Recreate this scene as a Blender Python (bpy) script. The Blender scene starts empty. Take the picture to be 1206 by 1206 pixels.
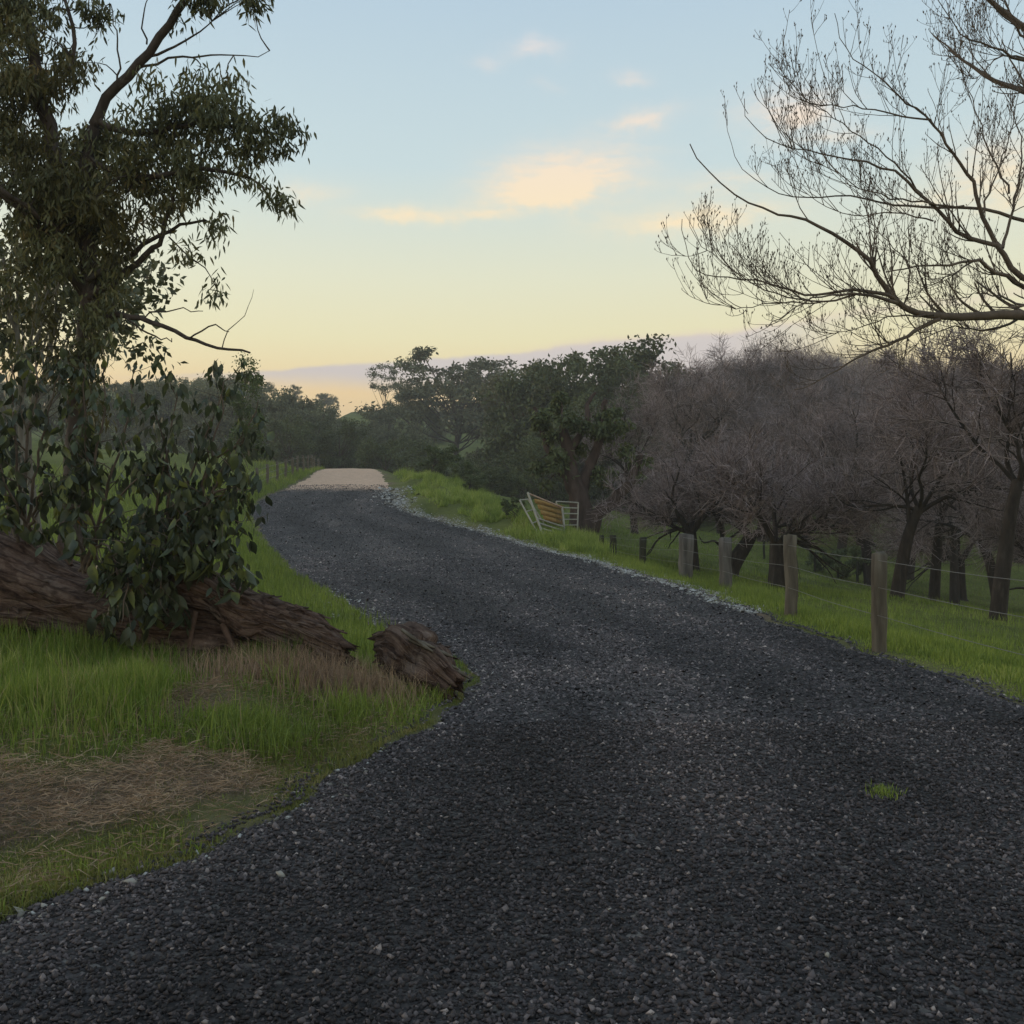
import bpy, math
import numpy as np
from mathutils import Vector

rng = np.random.default_rng(7)
sc = bpy.context.scene
C = sc.collection
rad = math.radians

# ------------------------------------------------------------------ camera
FPX, CU, HV, CAMH = 1158.0, 603.0, 590.0, 1.6
cam_d = bpy.data.cameras.new('camera')
cam = bpy.data.objects.new('camera', cam_d); C.objects.link(cam)
cam.location = (0, 0, CAMH)
cam.rotation_euler = (rad(90) - math.atan((603 - HV) / FPX), 0, 0)
cam_d.sensor_width = 36; cam_d.lens = 36 * FPX / 1206
cam_d.clip_start = 0.05; cam_d.clip_end = 5000
sc.camera = cam

# ------------------------------------------------------------------ sky
SUN_AZ, SUN_EL = -70.0, 9.0
w = bpy.data.worlds.new('World'); sc.world = w; w.use_nodes = True
nt = w.node_tree; N = nt.nodes; Lk = nt.links
N.clear()
wout = N.new('ShaderNodeOutputWorld'); bg = N.new('ShaderNodeBackground'); Lk.new(bg.outputs[0], wout.inputs[0])


def _set(sock, v):
    if isinstance(v, (int, float)):
        sock.default_value = v
    else:
        sock.id_data.links.new(v, sock)


def M_(tree, op, a, b=None, c=None, clamp=False):
    n = tree.nodes.new('ShaderNodeMath'); n.operation = op; n.use_clamp = clamp
    _set(n.inputs[0], a)
    if b is not None: _set(n.inputs[1], b)
    if c is not None: _set(n.inputs[2], c)
    return n.outputs[0]


def SS(tree, x, lo, hi):
    n = tree.nodes.new('ShaderNodeMapRange'); n.interpolation_type = 'SMOOTHSTEP'
    _set(n.inputs[0], x); _set(n.inputs[1], lo); _set(n.inputs[2], hi)
    return n.outputs[0]


def MIX(tree, f, a, b, mode='MIX'):
    n = tree.nodes.new('ShaderNodeMix'); n.data_type = 'RGBA'; n.blend_type = mode
    _set(n.inputs[0], f)
    for s, v in ((n.inputs[6], a), (n.inputs[7], b)):
        if isinstance(v, tuple): s.default_value = (*v, 1) if len(v) == 3 else v
        else: tree.links.new(v, s)
    return n.outputs[2]


def RAMP(tree, f, stops, interp='LINEAR'):
    n = tree.nodes.new('ShaderNodeValToRGB'); n.color_ramp.interpolation = interp
    e = n.color_ramp.elements
    while len(e) < len(stops): e.new(0.5)
    for el, (p, c) in zip(e, stops):
        el.position = p; el.color = (*c, 1)
    tree.links.new(f, n.inputs[0])
    return n.outputs[0]


def NOISE(tree, vec, scale, detail=4, rough=0.55, dist=0.0):
    n = tree.nodes.new('ShaderNodeTexNoise')
    n.inputs['Scale'].default_value = scale; n.inputs['Detail'].default_value = detail
    n.inputs['Roughness'].default_value = rough; n.inputs['Distortion'].default_value = dist
    if vec is not None: tree.links.new(vec, n.inputs['Vector'])
    return n.outputs[0]


sky = N.new('ShaderNodeTexSky'); sky.sky_type = 'NISHITA'; sky.sun_disc = False
sky.sun_elevation = rad(SUN_EL); sky.sun_rotation = rad(SUN_AZ % 360)
sky.air_density = 1.2; sky.dust_density = 2.0
nish = MIX(nt, 1.0, sky.outputs[0], (0.10, 0.10, 0.10), 'MULTIPLY')
tc = N.new('ShaderNodeTexCoord'); sp = N.new('ShaderNodeSeparateXYZ')
Lk.new(tc.outputs['Generated'], sp.inputs[0])
el = M_(nt, 'ARCSINE', sp.outputs[2])
az = M_(nt, 'ARCTAN2', sp.outputs[0], sp.outputs[1])
dn1 = M_(nt, 'SUBTRACT', NOISE(nt, tc.outputs['Generated'], 9, 5, 0.6), 0.5)
dn2 = M_(nt, 'SUBTRACT', NOISE(nt, tc.outputs['Generated'], 28, 4, 0.6), 0.5)
elf = M_(nt, 'DIVIDE', el, math.pi / 2, clamp=True)
g = lambda d: d / 90.0
grad = RAMP(nt, elf, [(g(0), (.82, .56, .30)), (g(6.4), (.82, .58, .29)), (g(7.6), (.79, .64, .35)), (g(9.3), (.745, .68, .41)),
                      (g(12.7), (.66, .66, .49)), (g(18.6), (.47, .575, .595)), (g(27), (.37, .485, .575)),
                      (g(50), (.30, .40, .48)), (g(90), (.27, .34, .41))])
col = MIX(nt, 0.15, grad, nish)
# lavender cloud bank low over the hills
saz = M_(nt, 'SINE', az)
top = M_(nt, 'MULTIPLY_ADD', saz, 0.085, 0.150)
top = M_(nt, 'ADD', top, M_(nt, 'MULTIPLY', dn1, 0.020))
bot = M_(nt, 'MULTIPLY_ADD', saz, -0.03, 0.112)
bot = M_(nt, 'ADD', bot, M_(nt, 'MULTIPLY', dn1, 0.015))
bank = M_(nt, 'MULTIPLY', SS(nt, M_(nt, 'SUBTRACT', top, el), -0.001, 0.004), SS(nt, M_(nt, 'SUBTRACT', el, bot), -0.012, 0.012))
bank = M_(nt, 'MULTIPLY', bank, SS(nt, saz, 0.36, 0.20))
col = MIX(nt, M_(nt, 'MULTIPLY', bank, 0.9), col, (.50, .455, .465))
rim = M_(nt, 'MULTIPLY', SS(nt, M_(nt, 'ABSOLUTE', M_(nt, 'SUBTRACT', M_(nt, 'SUBTRACT', top, el), 0.001)), 0.007, 0.0), SS(nt, saz, -0.05, 0.1))
col = MIX(nt, M_(nt, 'MULTIPLY', rim, 0.35), col, (.62, .50, .42))


def cloud_blob(u, v, ru, rv, s, tilt=0.0):
    a0 = math.atan((u - CU) / FPX); e0 = math.atan((HV - v) / FPX * math.cos(a0))
    da = M_(nt, 'SUBTRACT', M_(nt, 'ADD', az, M_(nt, 'MULTIPLY', dn1, 0.06)), a0)
    de = M_(nt, 'SUBTRACT', M_(nt, 'ADD', el, M_(nt, 'MULTIPLY', dn2, 0.03)), e0)
    de = M_(nt, 'SUBTRACT', de, M_(nt, 'MULTIPLY', da, tilt))
    q = M_(nt, 'ADD', M_(nt, 'POWER', M_(nt, 'DIVIDE', da, ru / FPX), 2.0), M_(nt, 'POWER', M_(nt, 'DIVIDE', de, rv / FPX), 2.0))
    return M_(nt, 'MULTIPLY', M_(nt, 'EXPONENT', M_(nt, 'MULTIPLY', q, -1.0)), s)


acc = None
for b in [(668, 205, 92, 30, .95, .04), (640, 228, 75, 18, .8, .04), (565, 257, 45, 8, .6, .1), (470, 253, 65, 10, .75, .05),
          (365, 225, 45, 15, .45, 0), (628, 60, 32, 10, .65, 0), (568, 75, 22, 8, .4, 0), (742, 95, 25, 8, .5, 0),
          (640, 104, 20, 7, .3, 0), (755, 143, 50, 12, .6, .1), (820, 258, 110, 18, .8, .05), (930, 130, 60, 22, .8, 0), (975, 165, 55, 10, .5, 0),
          (860, 213, 60, 12, .4, 0), (1170, 205, 70, 40, .7, 0)]:
    o = cloud_blob(*b)
    acc = o if acc is None else M_(nt, 'ADD', acc, o)
# the same kind of small clouds all round the sky
zz = M_(nt, 'ADD', sp.outputs[2], 0.10)
cv = N.new('ShaderNodeCombineXYZ')
Lk.new(M_(nt, 'DIVIDE', sp.outputs[0], zz), cv.inputs[0]); Lk.new(M_(nt, 'DIVIDE', sp.outputs[1], zz), cv.inputs[1])
gen = M_(nt, 'MULTIPLY', SS(nt, NOISE(nt, cv.outputs[0], 1.3, 6, 0.6), 0.56, 0.76), 0.45)
acc = M_(nt, 'ADD', acc, M_(nt, 'MULTIPLY', gen, SS(nt, el, 0.1, 0.2)))
mpc = N.new('ShaderNodeMapping'); mpc.inputs['Scale'].default_value = (1, 1, 3.5); Lk.new(tc.outputs['Generated'], mpc.inputs[0])
dn3 = M_(nt, 'SUBTRACT', NOISE(nt, mpc.outputs[0], 30, 7, 0.65, .5), 0.5)
brk = M_(nt, 'ADD', M_(nt, 'MULTIPLY_ADD', dn2, 1.0, 0.95), M_(nt, 'MULTIPLY', dn3, 2.0))
cl = M_(nt, 'MULTIPLY', acc, brk, clamp=True)
cl = M_(nt, 'MULTIPLY', SS(nt, cl, -.05, 1.15), 0.72)
ccol = RAMP(nt, elf, [(g(8), (.80, .66, .44)), (g(16), (.84, .63, .37)), (g(20), (.80, .60, .43)), (g(26), (.68, .58, .55)), (g(50), (.50, .48, .52))])
col = MIX(nt, cl, col, ccol)
below = SS(nt, sp.outputs[2], 0.0, -0.03)
col = MIX(nt, below, col, (.10, .11, .07))
Lk.new(col, bg.inputs[0]); bg.inputs[1].default_value = 1.0

# ------------------------------------------------------------------ sun, exposure
sd = bpy.data.lights.new('sun', 'SUN'); sd.energy = 0.5; sd.angle = rad(14); sd.color = (1.0, .80, .60)
so = bpy.data.objects.new('sun', sd); C.objects.link(so)
a_, e_ = rad(SUN_AZ), rad(SUN_EL)
sv = Vector((math.sin(a_) * math.cos(e_), math.cos(a_) * math.cos(e_), math.sin(e_)))
so.rotation_euler = sv.to_track_quat('Z', 'Y').to_euler()
so.location = (0, -5, 30)
sc.view_settings.view_transform = 'Standard'; sc.view_settings.look = 'None'
sc.view_settings.exposure = 0.6; sc.view_settings.gamma = 1.0
sc.view_settings.use_curve_mapping = False
sc.cycles.max_bounces = 5; sc.cycles.diffuse_bounces = 3; sc.cycles.glossy_bounces = 2; sc.cycles.transmission_bounces = 3; sc.cycles.volume_bounces = 0


# ================================================================== helpers
def at(u, v, Y):
    """the point seen at photo pixel (u,v) at distance Y"""
    return np.array([(u - CU) / FPX * Y, Y, CAMH - (v - HV) / FPX * Y])


def new_mesh(name, V, faces, smooth=False):
    """faces: list of int arrays (N,k)"""
    me = bpy.data.meshes.new(name)
    V = np.ascontiguousarray(np.asarray(V, dtype=np.float32).reshape(-1, 3))
    me.vertices.add(len(V)); me.vertices.foreach_set('co', V.ravel())
    faces = [np.asarray(f, dtype=np.int32) for f in faces if len(f)]
    loops = np.concatenate([f.ravel() for f in faces])
    tot = np.concatenate([np.full(len(f), f.shape[1], dtype=np.int32) for f in faces])
    start = np.concatenate([[0], np.cumsum(tot)[:-1]]).astype(np.int32)
    me.loops.add(len(loops)); me.loops.foreach_set('vertex_index', loops)
    me.polygons.add(len(tot)); me.polygons.foreach_set('loop_start', start); me.polygons.foreach_set('loop_total', tot)
    if smooth:
        me.polygons.foreach_set('use_smooth', np.ones(len(tot), dtype=bool))
    me.update(calc_edges=True); me.validate()
    return me


def ob(name, me, mat=None, parent=None, loc=None, label=None, cat=None, group=None, kind=None):
    o = bpy.data.objects.new(name, me); C.objects.link(o)
    if mat is not None and me is not None and len(me.materials) == 0: me.materials.append(mat)
    if parent is not None: o.parent = parent
    if loc is not None: o.location = tuple(float(q) for q in loc)
    if label: o['label'] = label
    if cat: o['category'] = cat
    if group: o['group'] = group
    if kind: o['kind'] = kind
    return o


def sstep(x, a, b):
    t = np.clip((x - a) / (b - a), 0, 1)
    return t * t * (3 - 2 * t)


_sn = np.random.default_rng(3)
_waves = [(_sn.normal(size=2), _sn.uniform(0, 6.28)) for _ in range(14)]


def wav(x, y, scale, k0=0, k=7):
    s = 0
    for (d, p) in _waves[k0:k0 + k]:
        s = s + np.sin((d[0] * x + d[1] * y) / scale + p)
    return s / math.sqrt(k)


def unit(a):
    return a / np.maximum(np.linalg.norm(a, axis=-1, keepdims=True), 1e-9)


# ------------------------------------------------------------------ tubes and twigs
class Tubes:
    def __init__(s): s.items = {}

    def add(s, P, R, sides=5):
        P = np.asarray(P, float); R = np.asarray(R, float)
        if P.ndim == 2: P = P[None]; R = R[None]
        s.items.setdefault((P.shape[1], sides), []).append((P, R))

    def mesh(s, name, offset=(0, 0, 0)):
        Vs, Fs, off = [], [], 0
        for (n, k), lst in s.items.items():
            P = np.concatenate([a for a, _ in lst]); R = np.concatenate([b for _, b in lst])
            m = len(P)
            T = np.gradient(P, axis=1); T = unit(T)
            mean = unit(P[:, -1] - P[:, 0])
            ref = np.where(np.abs(mean[:, 2:3]) < 0.8, np.array([[0, 0, 1.0]]), np.array([[1.0, 0, 0]]))[:, None, :]
            A = unit(np.cross(T, np.broadcast_to(ref, T.shape))); B = np.cross(T, A)
            th = np.arange(k) / k * 2 * np.pi
            ring = P[:, :, None, :] + R[:, :, None, None] * (A[:, :, None, :] * np.cos(th)[None, None, :, None] + B[:, :, None, :] * np.sin(th)[None, None, :, None])
            Vs.append(ring.reshape(-1, 3))
            idx = np.arange(m * n * k).reshape(m, n, k) + off
            a = idx[:, :-1]; b = idx[:, 1:]
            q = np.stack([a, np.roll(a, -1, 2), np.roll(b, -1, 2), b], -1).reshape(-1, 4)
            Fs.append(q); off += m * n * k
        V = np.concatenate(Vs) - np.asarray(offset)
        return new_mesh(name, V, Fs, smooth=True)


def poly(start, d, length, n, wig, up, r):
    """M polylines grown step by step; up bends them towards (or away from) the sky"""
    Mn = len(start); P = np.zeros((Mn, n, 3)); P[:, 0] = start; d = unit(d.copy())
    step = (length / (n - 1))[:, None]
    for i in range(1, n):
        d = d + r.normal(0, wig, (Mn, 3)); d[:, 2] += up; d = unit(d)
        P[:, i] = P[:, i - 1] + d * step
    return P


def spawn(P, R, k, lo, hi, n, wig, up, a0, a1, rs, r, tmin=0.2, tmax=1.0, rmin=0.003, shrink=0.5, tip=0.25, side=None):
    """k shoots per parent branch"""
    Mp, npt = P.shape[:2]
    t = r.uniform(tmin, tmax, (Mp, k)); s = t * (npt - 1); i = np.minimum(s.astype(int), npt - 2); f = s - i
    ii = np.arange(Mp)[:, None]
    st = P[ii, i] * (1 - f)[..., None] + P[ii, i + 1] * f[..., None]
    tan = unit(P[ii, i + 1] - P[ii, i])
    rv = r.normal(size=(Mp, k, 3))
    if side is not None: rv = rv + side
    perp = unit(np.cross(tan, np.cross(rv, tan)))
    a = r.uniform(a0, a1, (Mp, k))[..., None]
    d = tan * np.cos(a) + perp * np.sin(a)
    ln = r.uniform(lo, hi, (Mp, k)) * (1 - shrink * t)
    rr = (R[ii, i] * (1 - f) + R[ii, i + 1] * f) * rs
    rr = np.maximum(rr, rmin)
    Q = poly(st.reshape(-1, 3), d.reshape(-1, 3), ln.reshape(-1), n, wig, up, r)
    taper = np.linspace(1, tip, n)
    return Q, np.maximum(rr.reshape(-1, 1) * taper[None], rmin * 0.6)


def resample(pts, n):
    pts = np.asarray(pts, float)
    d = np.concatenate([[0], np.cumsum(np.linalg.norm(np.diff(pts, axis=0), axis=1))])
    t = np.linspace(0, d[-1], n)
    # Catmull-Rom through the points
    out = np.zeros((n, pts.shape[1])); m = len(pts)
    for k, q in enumerate(t):
        i = min(max(np.searchsorted(d, q, 'right') - 1, 0), m - 2)
        f = (q - d[i]) / max(d[i + 1] - d[i], 1e-9)
        p0, p1, p2, p3 = pts[max(i - 1, 0)], pts[i], pts[i + 1], pts[min(i + 2, m - 1)]
        out[k] = 0.5 * (2 * p1 + (p2 - p0) * f + (2 * p0 - 5 * p1 + 4 * p2 - p3) * f * f + (3 * p1 - p0 - 3 * p2 + p3) * f ** 3)
    return out


def leaf_verts(pos, d, ln, wd, r, fold=0.0, six=False):
    """flat pointed leaves; returns V,F"""
    n = len(pos); d = unit(d)
    sv_ = unit(np.cross(d, r.normal(size=(n, 3)))); nv = np.cross(d, sv_)
    ln = ln[:, None]; wd = wd[:, None]
    if six:
        c = pos + d * ln * .45 + nv * ln * fold * .5
        V = np.stack([pos, pos + d * ln * .28 + sv_ * wd * .5, pos + d * ln * .62 + sv_ * wd * .42 - nv * ln * fold * .3,
                      pos + d * ln - nv * ln * fold, pos + d * ln * .62 - sv_ * wd * .42 - nv * ln * fold * .3, pos + d * ln * .28 - sv_ * wd * .5], 1)
        i = (np.arange(n) * 6)[:, None]
        return V.reshape(-1, 3), np.concatenate([i + np.array([0, 1, 2, 5]), i + np.array([5, 2, 3, 4])])
    V = np.stack([pos, pos + d * ln * .42 + sv_ * wd * .5 + nv * ln * fold, pos + d * ln, pos + d * ln * .42 - sv_ * wd * .5 + nv * ln * fold], 1)
    i = (np.arange(n) * 4)[:, None]
    return V.reshape(-1, 3), i + np.arange(4)


# ------------------------------------------------------------------ materials
def new_mat(name):
    m = bpy.data.materials.new(name); m.use_nodes = True
    t = m.node_tree; b = t.nodes['Principled BSDF']
    return m, t, b


def island(t):
    return t.nodes.new('ShaderNodeNewGeometry').outputs['Random Per Island']


def opos(t):
    return t.nodes.new('ShaderNodeTexCoord').outputs['Object']


def bump(t, b, h, strength, dist=0.02):
    n = t.nodes.new('ShaderNodeBump'); n.inputs['Strength'].default_value = strength; n.inputs['Distance'].default_value = dist
    t.links.new(h, n.inputs['Height']); t.links.new(n.outputs[0], b.inputs['Normal'])


def foliage_mat(name, stops, rough=0.55, transl=0.25, nscale=0.6, spec=0.35, orand=0.3):
    m, t, b = new_mat(name)
    f = M_(t, 'ADD', M_(t, 'MULTIPLY', island(t), 0.5), M_(t, 'MULTIPLY_ADD', NOISE(t, opos(t), nscale, 4), 1.3, -.42), clamp=True)
    oi = t.nodes.new('ShaderNodeObjectInfo')
    f = M_(t, 'ADD', f, M_(t, 'MULTIPLY_ADD', oi.outputs['Random'], orand, -.5 * orand), clamp=True)
    c = RAMP(t, f, stops)
    t.links.new(c, b.inputs['Base Color']); b.inputs['Roughness'].default_value = rough
    b.inputs['Specular IOR Level'].default_value = spec
    tr = t.nodes.new('ShaderNodeBsdfTranslucent'); t.links.new(c, tr.inputs[0])
    mx = t.nodes.new('ShaderNodeMixShader'); mx.inputs[0].default_value = transl
    t.links.new(b.outputs[0], mx.inputs[1]); t.links.new(tr.outputs[0], mx.inputs[2])
    t.links.new(mx.outputs[0], t.nodes['Material Output'].inputs[0])
    return m


def bark_mat(name, stops, scale=6.0, stretch=(1, 1, .25), bstr=0.6, bdist=0.03, rough=0.9, isl=0.0):
    m, t, b = new_mat(name)
    mp = t.nodes.new('ShaderNodeMapping'); mp.inputs['Scale'].default_value = stretch
    t.links.new(opos(t), mp.inputs[0])
    n1 = NOISE(t, mp.outputs[0], scale, 8, 0.65, 0.4)
    f = n1
    if isl: f = M_(t, 'ADD', M_(t, 'MULTIPLY', n1, 1 - isl), M_(t, 'MULTIPLY', island(t), isl))
    t.links.new(RAMP(t, f, stops), b.inputs['Base Color'])
    b.inputs['Roughness'].default_value = rough; b.inputs['Specular IOR Level'].default_value = 0.2
    bump(t, b, n1, bstr, bdist)
    return m


M_GUMLEAF = foliage_mat('gum_leaf', [(0, (0.04449, 0.04672, 0.02156)), (.4, (0.0941, 0.1006, 0.04312)), (.75, (0.1506, 0.1473, 0.05544)), (.92, (0.2224, 0.1706, 0.0693)), (1, (0.3251, 0.2156, 0.09239))], .45, .18)
M_SHOOT = foliage_mat('shoot_leaf', [(0, (0.027, 0.03465, 0.0189)), (.45, (0.054, 0.0693, 0.0351)), (.8, (0.093, 0.1134, 0.0459)), (1, (0.18, 0.1969, 0.04725))], .42, .25, 1.5, .5, .8)
M_OLIVEGUM = foliage_mat('olive_gum_leaf', [(0, (.05, .045, .014)), (.5, (.10, .09, .026)), (.85, (.16, .125, .04)), (1, (.22, .14, .06))], .5, .25)
M_SHOOT_Y = foliage_mat('shoot_leaf_yellow', [(0, (.38, .16, .02)), (1, (.50, .26, .04))], .5, .25)
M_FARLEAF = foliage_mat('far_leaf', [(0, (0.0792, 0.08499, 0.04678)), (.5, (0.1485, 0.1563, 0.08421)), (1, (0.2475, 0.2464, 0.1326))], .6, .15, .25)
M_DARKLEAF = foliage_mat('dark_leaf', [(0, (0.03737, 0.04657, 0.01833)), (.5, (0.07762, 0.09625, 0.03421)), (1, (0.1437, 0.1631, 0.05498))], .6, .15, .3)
M_OLIVELEAF = foliage_mat('olive_leaf', [(0, (0.0598, 0.0575, 0.023)), (.5, (0.115, 0.1081, 0.0437)), (1, (0.1725, 0.1552, 0.069))], .6, .15, .3)
M_BRIGHTLEAF = foliage_mat('bright_leaf', [(0, (.035, .060, .012)), (.5, (.075, .115, .020)), (1, (.15, .19, .035))], .55, .25, .5)
M_GRASS = foliage_mat('grass_blade', [(0, (0.07937, 0.1259, 0.01764)), (.4, (0.1499, 0.2249, 0.03176)), (.72, (0.2382, 0.3058, 0.05292)), (.9, (0.3881, 0.3598, 0.1322)), (1, (0.5292, 0.4319, 0.2116))], .5, .3, .55)
M_FARGRASS = foliage_mat('bank_grass', [(0, (0.09148, 0.1306, 0.0244)), (.45, (0.1906, 0.2488, 0.04269)), (.8, (0.3202, 0.381, 0.07014)), (1, (0.5031, 0.4666, 0.1829))], .5, .3, .35)
M_BANK = foliage_mat('tussock_grass', [(0, (0.112, 0.1568, 0.028)), (.45, (0.224, 0.2968, 0.05376)), (.8, (0.3696, 0.4368, 0.0952)), (1, (0.5152, 0.4928, 0.2016))], .5, .3, 1.1)
M_TURF = foliage_mat('mossy_turf', [(0, (0.0847, 0.1001, 0.02156)), (.4, (0.1694, 0.1771, 0.04004)), (.7, (0.2772, 0.2541, 0.0693)), (.88, (0.4004, 0.308, 0.154)), (1, (0.5544, 0.4312, 0.2618))], .6, .25, 2.0)
M_STRAW = foliage_mat('straw', [(0, (0.1472, 0.09221, 0.06069)), (.4, (0.3091, 0.2057, 0.1348)), (.8, (0.5004, 0.3547, 0.2293)), (1, (0.6181, 0.5109, 0.2967))], .7, .2, 1.2)
M_BARK = bark_mat('bark', [(.3, (.035, .026, .022)), (.55, (.085, .065, .055)), (.75, (.16, .13, .115))], 9)
M_DARKBARK = bark_mat('dark_bark', [(.3, (.018, .014, .012)), (.55, (.042, .033, .028)), (.75, (.085, .070, .060))], 9)
M_PALEBARK = bark_mat('pale_bark', [(.3, (.09, .08, .07)), (.6, (.22, .20, .175)), (.8, (.34, .31, .27))], 5)
M_TWIG = bark_mat('twig', [(.2, (0.09345, 0.06982, 0.06584)), (.5, (0.2367, 0.1808, 0.1747)), (.85, (0.4735, 0.3927, 0.4008))], 1.5, (1, 1, 1), .2, .01, .85, .6)
M_DARKTWIG = bark_mat('dark_twig', [(.3, (0.08505, 0.0648, 0.0513)), (.6, (0.1701, 0.1296, 0.1026)), (.85, (0.2835, 0.2214, 0.1796))], 4, (1, 1, 1), .3, .01, .85)
def log_mat():
    m, t, b = new_mat('log_bark'); a = t.nodes.new('ShaderNodeAttribute'); a.attribute_name = 'along'
    mp = t.nodes.new('ShaderNodeMapping'); mp.inputs['Scale'].default_value = (26, 26, 2.6); t.links.new(a.outputs['Vector'], mp.inputs[0])
    n1 = NOISE(t, mp.outputs[0], 1.0, 8, .68, .6); n2 = NOISE(t, opos(t), 2.2, 4); n3 = NOISE(t, opos(t), 30, 5, .7)
    mq = t.nodes.new('ShaderNodeMapping'); mq.inputs['Scale'].default_value = (15, 15, 3.6); t.links.new(a.outputs['Vector'], mq.inputs[0])
    wob = t.nodes.new('ShaderNodeVectorMath'); wob.operation = 'MULTIPLY_ADD'; wn = t.nodes.new('ShaderNodeTexNoise'); wn.inputs['Scale'].default_value = 1.5; t.links.new(mq.outputs[0], wn.inputs['Vector'])
    t.links.new(wn.outputs['Color'], wob.inputs[0]); wob.inputs[1].default_value = (.9, .9, .9); t.links.new(mq.outputs[0], wob.inputs[2])
    vo_ = t.nodes.new('ShaderNodeTexVoronoi'); vo_.feature = 'DISTANCE_TO_EDGE'; vo_.inputs['Scale'].default_value = 1.0; t.links.new(wob.outputs[0], vo_.inputs['Vector'])
    crack = SS(t, vo_.outputs['Distance'], 0.0, .16)
    f = M_(t, 'ADD', M_(t, 'MULTIPLY', n1, .55), M_(t, 'MULTIPLY', n3, .22)); f = M_(t, 'ADD', f, M_(t, 'MULTIPLY_ADD', crack, .11, .11))
    c = RAMP(t, f, [(.33, (.008, .006, .005)), (.45, (.045, .030, .026)), (.58, (.120, .088, .074)), (.70, (.22, .175, .15)), (.84, (.42, .38, .34))])
    red = RAMP(t, n2, [(.40, (1.02, .97, .94)), (.60, (1.08, .92, .85)), (.75, (.8, .79, .78))])
    t.links.new(MIX(t, 1.0, c, red, 'MULTIPLY'), b.inputs['Base Color']); b.inputs['Roughness'].default_value = .9; b.inputs['Specular IOR Level'].default_value = .15
    bump(t, b, f, 1.0, .06); return m


M_LOG = log_mat()
M_POST = bark_mat('post_timber', [(.3, (0.066, 0.0528, 0.0408)), (.55, (0.138, 0.1176, 0.0912)), (.8, (0.228, 0.198, 0.156))], 10, (1, 1, .12), .5, .02)
M_GREYPOST = bark_mat('grey_timber', [(.3, (0.06, 0.054, 0.0504)), (.55, (0.126, 0.1152, 0.108)), (.8, (0.204, 0.186, 0.174))], 10, (1, 1, .12), .5, .02)
M_DARKPOST = bark_mat('dark_timber', [(.3, (.02, .02, .014)), (.55, (.045, .045, .03)), (.8, (.09, .09, .06))], 10, (1, 1, .2), .5, .02)
M_PLANK = bark_mat('plank_timber', [(.3, (.22, .12, .035)), (.55, (.40, .235, .075)), (.8, (.52, .34, .13))], 5, (.3, 1, 1), .3, .01)
M_PINK = bark_mat('pipe_pink', [(.3, (.40, .24, .17)), (.55, (.55, .38, .29)), (.8, (.62, .47, .38))], 5, (1, 1, 1), .2, .005)  # pinkish tone used for one top rail only
M_PIPE = bark_mat('pipe_steel', [(.3, (0.315, 0.285, 0.2325)), (.55, (0.435, 0.3975, 0.33)), (.8, (0.495, 0.4725, 0.42))], 5, (1, 1, 1), .2, .005, .55)
mw, t_, b_ = new_mat('wire'); b_.inputs['Base Color'].default_value = (.20, .19, .175, 1); b_.inputs['Metallic'].default_value = .6; b_.inputs['Roughness'].default_value = .5
M_WIRE = mw


def stone_mat(name, stops):
    m, t, b = new_mat(name); p = opos(t)
    n = NOISE(t, p, 60, 4); n1 = NOISE(t, p, .6, 5, .6)
    f = M_(t, 'ADD', M_(t, 'MULTIPLY', island(t), 1.0), M_(t, 'MULTIPLY_ADD', n, 0.12, -0.06), clamp=True)
    ra = t.nodes.new('ShaderNodeAttribute'); ra.attribute_name = 'rut'
    tone = RAMP(t, ra.outputs['Fac'], [(0, (.50, .49, .50)), (.42, (.90, .90, .92)), (.7, (1.3, 1.27, 1.25)), (1, (1.9, 1.8, 1.7))])
    t.links.new(MIX(t, 1.0, RAMP(t, f, stops), tone, 'MULTIPLY'), b.inputs['Base Color']); b.inputs['Roughness'].default_value = .7
    b.inputs['Specular IOR Level'].default_value = .35
    return m


M_STONE = stone_mat('gravel_stone', [(0, (0.02209, 0.0179, 0.01856)), (.45, (0.05155, 0.04142, 0.04291)), (.78, (0.09082, 0.07387, 0.07656)), (.92, (0.1535, 0.1254, 0.1253)), (.993, (0.2455, 0.2015, 0.1914)), (1, (0.4909, 0.403, 0.3596))])
M_PALESTONE = stone_mat('pale_stone', [(0, (0.312, 0.286, 0.234)), (.5, (0.598, 0.546, 0.455)), (1, (0.9, 0.9, 0.858))]) if True else stone_mat('pale_stone', [(0, (.11, .10, .08)), (.5, (.22, .20, .165)), (1, (.42, .39, .34))])

# ------------------------------------------------------------------ road plan
_ys = np.arange(-60, 200, .1)


def table(pts, sm):
    p = np.array(pts, float); a = np.interp(_ys, p[:, 0], p[:, 1])
    k = int(sm / .1) | 1; ker = np.hanning(k + 2)[1:-1]; ker /= ker.sum()
    return np.convolve(np.pad(a, k // 2, mode='edge'), ker, 'valid')


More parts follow.
